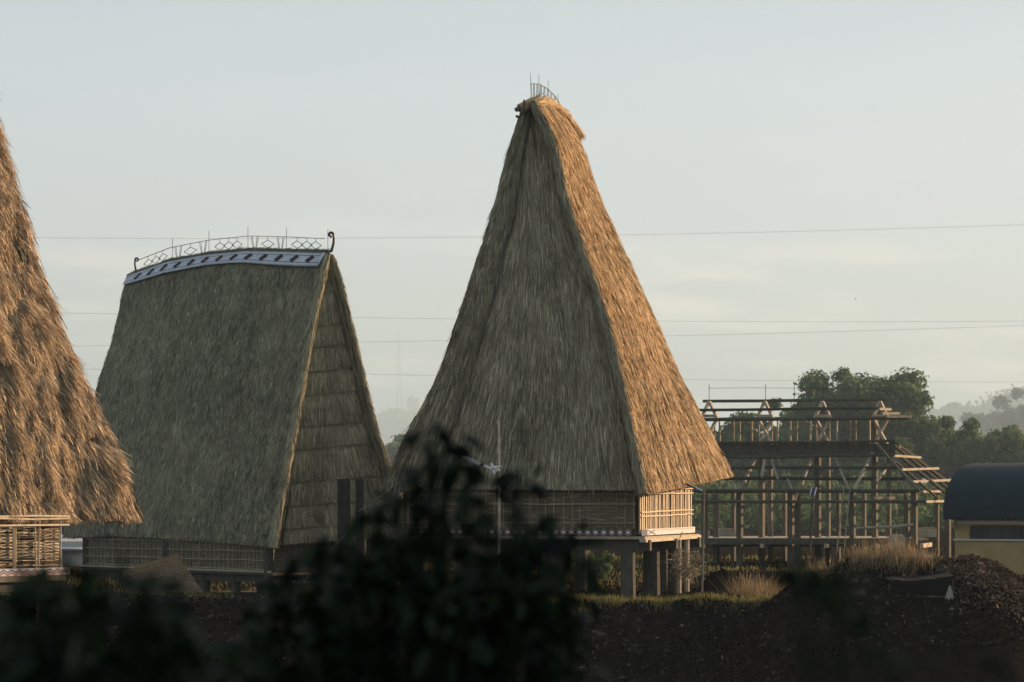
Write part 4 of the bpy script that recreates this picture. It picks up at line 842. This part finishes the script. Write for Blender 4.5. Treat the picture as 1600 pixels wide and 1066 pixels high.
# lattice mast far away
mo = thing('radio_mast', 'very faint tall lattice mast in the mist between the two big roofs', 'mast', P(623, 660, 8000))
m_ = MB(); Y = 8000; zt = P(0, 500, Y)[2]; zb = P(0, 700, Y)[2]; cx = P(623, 0, Y)[0]
for sx1, sy1 in ((-1,-1),(1,-1),(1,1),(-1,1)): m_.bar([cx+sx1*11., Y+sy1*11., zb], [cx+sx1*3., Y+sy1*3., zt-50], .3, 5)
for i in range(16):
    t0, t1 = i/16, (i+1)/16; w0, w1 = 11.-8*t0, 11.-8*t1; z0_, z1_ = zb+(zt-50-zb)*t0, zb+(zt-50-zb)*t1
    for sg in (-1, 1): m_.bar([cx-sg*w0, Y-w0, z0_], [cx+sg*w1, Y-w1, z1_], .28, 4); m_.bar([cx-sg*w0, Y+w0, z0_], [cx+sg*w1, Y+w1, z1_], .28, 4)
m_.build('lattice', M['iron'], mo); m_ = MB(); m_.bar([cx, Y, zt-55], [cx, Y, zt], .5, 6, r2=.4); m_.build('antenna', M['iron'], mo)
for (x0, x1, y0, lab) in ((636, 655, 622, 'faint grey tower block in the mist beside the mast'), (600, 612, 652, 'faint low block in the mist left of the mast')):
    bo = thing('tower_block', lab, 'building', P((x0+x1)/2, 700, 8300)); m_ = MB(); m_.box(tuple(P(x0, 720, 8300)), tuple(P(x1, y0, 8300)+np.array([0, 30, 0]))); m_.box(tuple(P(x0+4, y0, 8304)), tuple(P(x0+9, y0-4, 8304)+np.array([0, 5, 0]))); m_.build('wall', M['pale'], bo)

# ------------------------------------------------------------------ power lines
wires = [([(-300,368),(75,370),(740,373),(1000,366),(1600,350),(1900,340)], 'highest faint power line, crossing above the long house ridge'),
 ([(-300,484),(105,488),(560,497),(1020,503),(1600,500),(1900,498)], 'power line crossing at mid height, second from the top'),
 ([(-300,545),(130,540),(565,535),(1030,526),(1600,508),(1900,498)], 'power line rising to the right just under the second one'),
 ([(-300,572),(140,575),(580,587),(1060,593),(1600,596),(1900,596)], 'lowest power line, meeting the crown of the largest tree')]
for pts, lab in wires:
    x_ = np.linspace(-300, 1900, 40); c = np.poly1d(np.polyfit([p[0] for p in pts], [p[1] for p in pts], 3)); m_ = MB()
    m_.tube([P(x, c(x), 280+i*1.0) for i, x in enumerate(x_)], .016, 4, tone=.3); m_.build('power_line', M['ironfence'], label=lab, category='power line', group='power lines across the sky')
m_ = MB(); m_.tube([P(x, 607+.8*math.sin(x*.02), YM+1) for x in np.linspace(1108, 1375, 12)], .012, 4); m_.build('wire', M['iron'], label='thin wire strung between the iron rods of the unfinished frame', category='wire')
m_ = MB(); c = P(1337, 468, 150); 
for sg in (-1, 1): m_.tri(c+[0, .08, 0], c+[sg*.07, -.02, .14*1.0], c+[0, -.08, 0], tone=.5); 
m_.tube([c-[0, .12, 0], c, c+[0, .1, 0]], [.01, .03, .015], 6); m_.build('bird', M['iron'], label='tiny dark bird in flight at right above the power lines', category='bird')

# ------------------------------------------------------------------ out-of-focus bushes near the camera
def near_leaf(mb, p, d, ln, g):
    d = nrm(d); side = nrm(np.cross(d, g.normal(0, 1, 3))); nn = np.cross(side, d); w_ = ln*.23; dr = np.array([0, 0, -1.])*ln*.25
    m1 = p+d*ln*.35; m2 = p+d*ln*.7+dr*.4; tip = p+d*ln+dr; tn = g.random()
    mb._add([p, m1-side*w_+nn*.15*w_, m1, m1+side*w_+nn*.15*w_, m2-side*w_*.75, m2, m2+side*w_*.75, tip], [[1, 4, 5, 2], [2, 5, 6, 3]], None, tone=tn)
    mb.t.append((np.array([[0, 1, 2], [0, 2, 3], [4, 7, 5], [5, 7, 6]])+mb.n-8, np.full(4, tn), np.zeros(4, int)))
def bush(label, blobs, Y, root, seed, ll=.085, dens=1.0):
    g = np.random.default_rng(seed); rx = (root-800)/FPX*Y; rz = float(ground_z(rx, Y)); o = thing('leafy_bush', label, 'bush', (rx, Y, rz), 'out of focus bushes near the camera')
    lm = MB(); sm = MB(); rt = np.array([rx, Y, rz-.05])
    for px, py, r in blobs:
        R0 = r/FPX*Y; c = P(px, py, Y+g.normal(0, .12)); n = int((5+(r/11.)**2*1.25)*dens)
        mid = (rt+c)/2+np.array([(c[0]-rt[0])*.12, g.normal(0, .06), .12]); sm.tube([rt+g.normal(0, .02, 3)*[1, 1, 0], mid, c], [.012, .008, .003], 5, tone=.4)
        for i in range(n):
            p = c+g.normal(0, .5, 3)*R0*[1, 1.2, 1]; d = (p-c)*1.0/max(R0, .01)+g.normal(0, .5, 3)+np.array([0, 0, -.25]); near_leaf(lm, p, d, ll*g.uniform(.6, 1.15), g)
            if i % 4 == 0: sm.bar(c, p, .002, 4)
    lm.build('foliage', M['leaf_near'], o); sm.build('stem', M['leaf_near'], o)
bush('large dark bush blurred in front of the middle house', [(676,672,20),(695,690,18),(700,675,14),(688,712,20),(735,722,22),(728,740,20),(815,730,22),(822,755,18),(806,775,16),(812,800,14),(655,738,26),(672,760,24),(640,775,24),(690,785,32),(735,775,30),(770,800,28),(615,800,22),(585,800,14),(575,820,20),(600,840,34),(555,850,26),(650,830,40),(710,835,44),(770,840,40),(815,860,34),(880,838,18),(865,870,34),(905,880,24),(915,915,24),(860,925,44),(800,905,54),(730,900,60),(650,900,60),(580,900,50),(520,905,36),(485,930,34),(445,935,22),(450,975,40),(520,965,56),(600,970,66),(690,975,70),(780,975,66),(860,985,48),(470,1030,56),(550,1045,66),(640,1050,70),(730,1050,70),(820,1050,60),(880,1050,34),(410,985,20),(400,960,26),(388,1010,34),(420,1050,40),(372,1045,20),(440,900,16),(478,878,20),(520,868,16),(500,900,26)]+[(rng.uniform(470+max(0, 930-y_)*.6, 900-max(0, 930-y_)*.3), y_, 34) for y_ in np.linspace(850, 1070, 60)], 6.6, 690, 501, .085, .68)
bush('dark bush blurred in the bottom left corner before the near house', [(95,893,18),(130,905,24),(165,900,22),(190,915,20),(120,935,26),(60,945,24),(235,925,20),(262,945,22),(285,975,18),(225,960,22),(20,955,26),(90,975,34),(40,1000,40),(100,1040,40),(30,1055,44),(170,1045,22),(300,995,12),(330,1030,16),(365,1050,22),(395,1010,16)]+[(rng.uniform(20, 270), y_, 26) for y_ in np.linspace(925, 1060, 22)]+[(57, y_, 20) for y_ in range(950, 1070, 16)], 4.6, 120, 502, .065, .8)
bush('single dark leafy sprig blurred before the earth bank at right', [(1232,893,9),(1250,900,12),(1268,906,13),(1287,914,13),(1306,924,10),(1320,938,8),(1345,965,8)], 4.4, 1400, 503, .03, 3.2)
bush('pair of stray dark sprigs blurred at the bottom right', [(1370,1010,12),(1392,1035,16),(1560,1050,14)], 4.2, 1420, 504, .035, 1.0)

tree('broadleaf_tree', 'unseen dense tree added outside the picture on the right to shade the near bushes', np.array([16.0, 15.6, -2.]), 14, (5.4, 5.4, 5.2), 14000, .22, 77, 40)  # unseen tree, added to keep the sun off the near bushes
# ------------------------------------------------------------------ haze
hz = MB(); hz.box((-7000, -45, -12), (7000, 8850, 640)); hm = bpy.data.materials.new('haze_air'); hm.use_nodes = True; t = hm.node_tree; t.nodes.clear()
mo_ = t.nodes.new('ShaderNodeOutputMaterial'); pv = t.nodes.new('ShaderNodeVolumePrincipled'); pv.inputs['Density'].default_value = .00021; pv.inputs['Color'].default_value = (.56, .77, .94, 1); pv.inputs['Anisotropy'].default_value = .2
t.links.new(pv.outputs[0], mo_.inputs['Volume'])
hz.build('haze', hm, kind='stuff', label='thin pale morning mist')
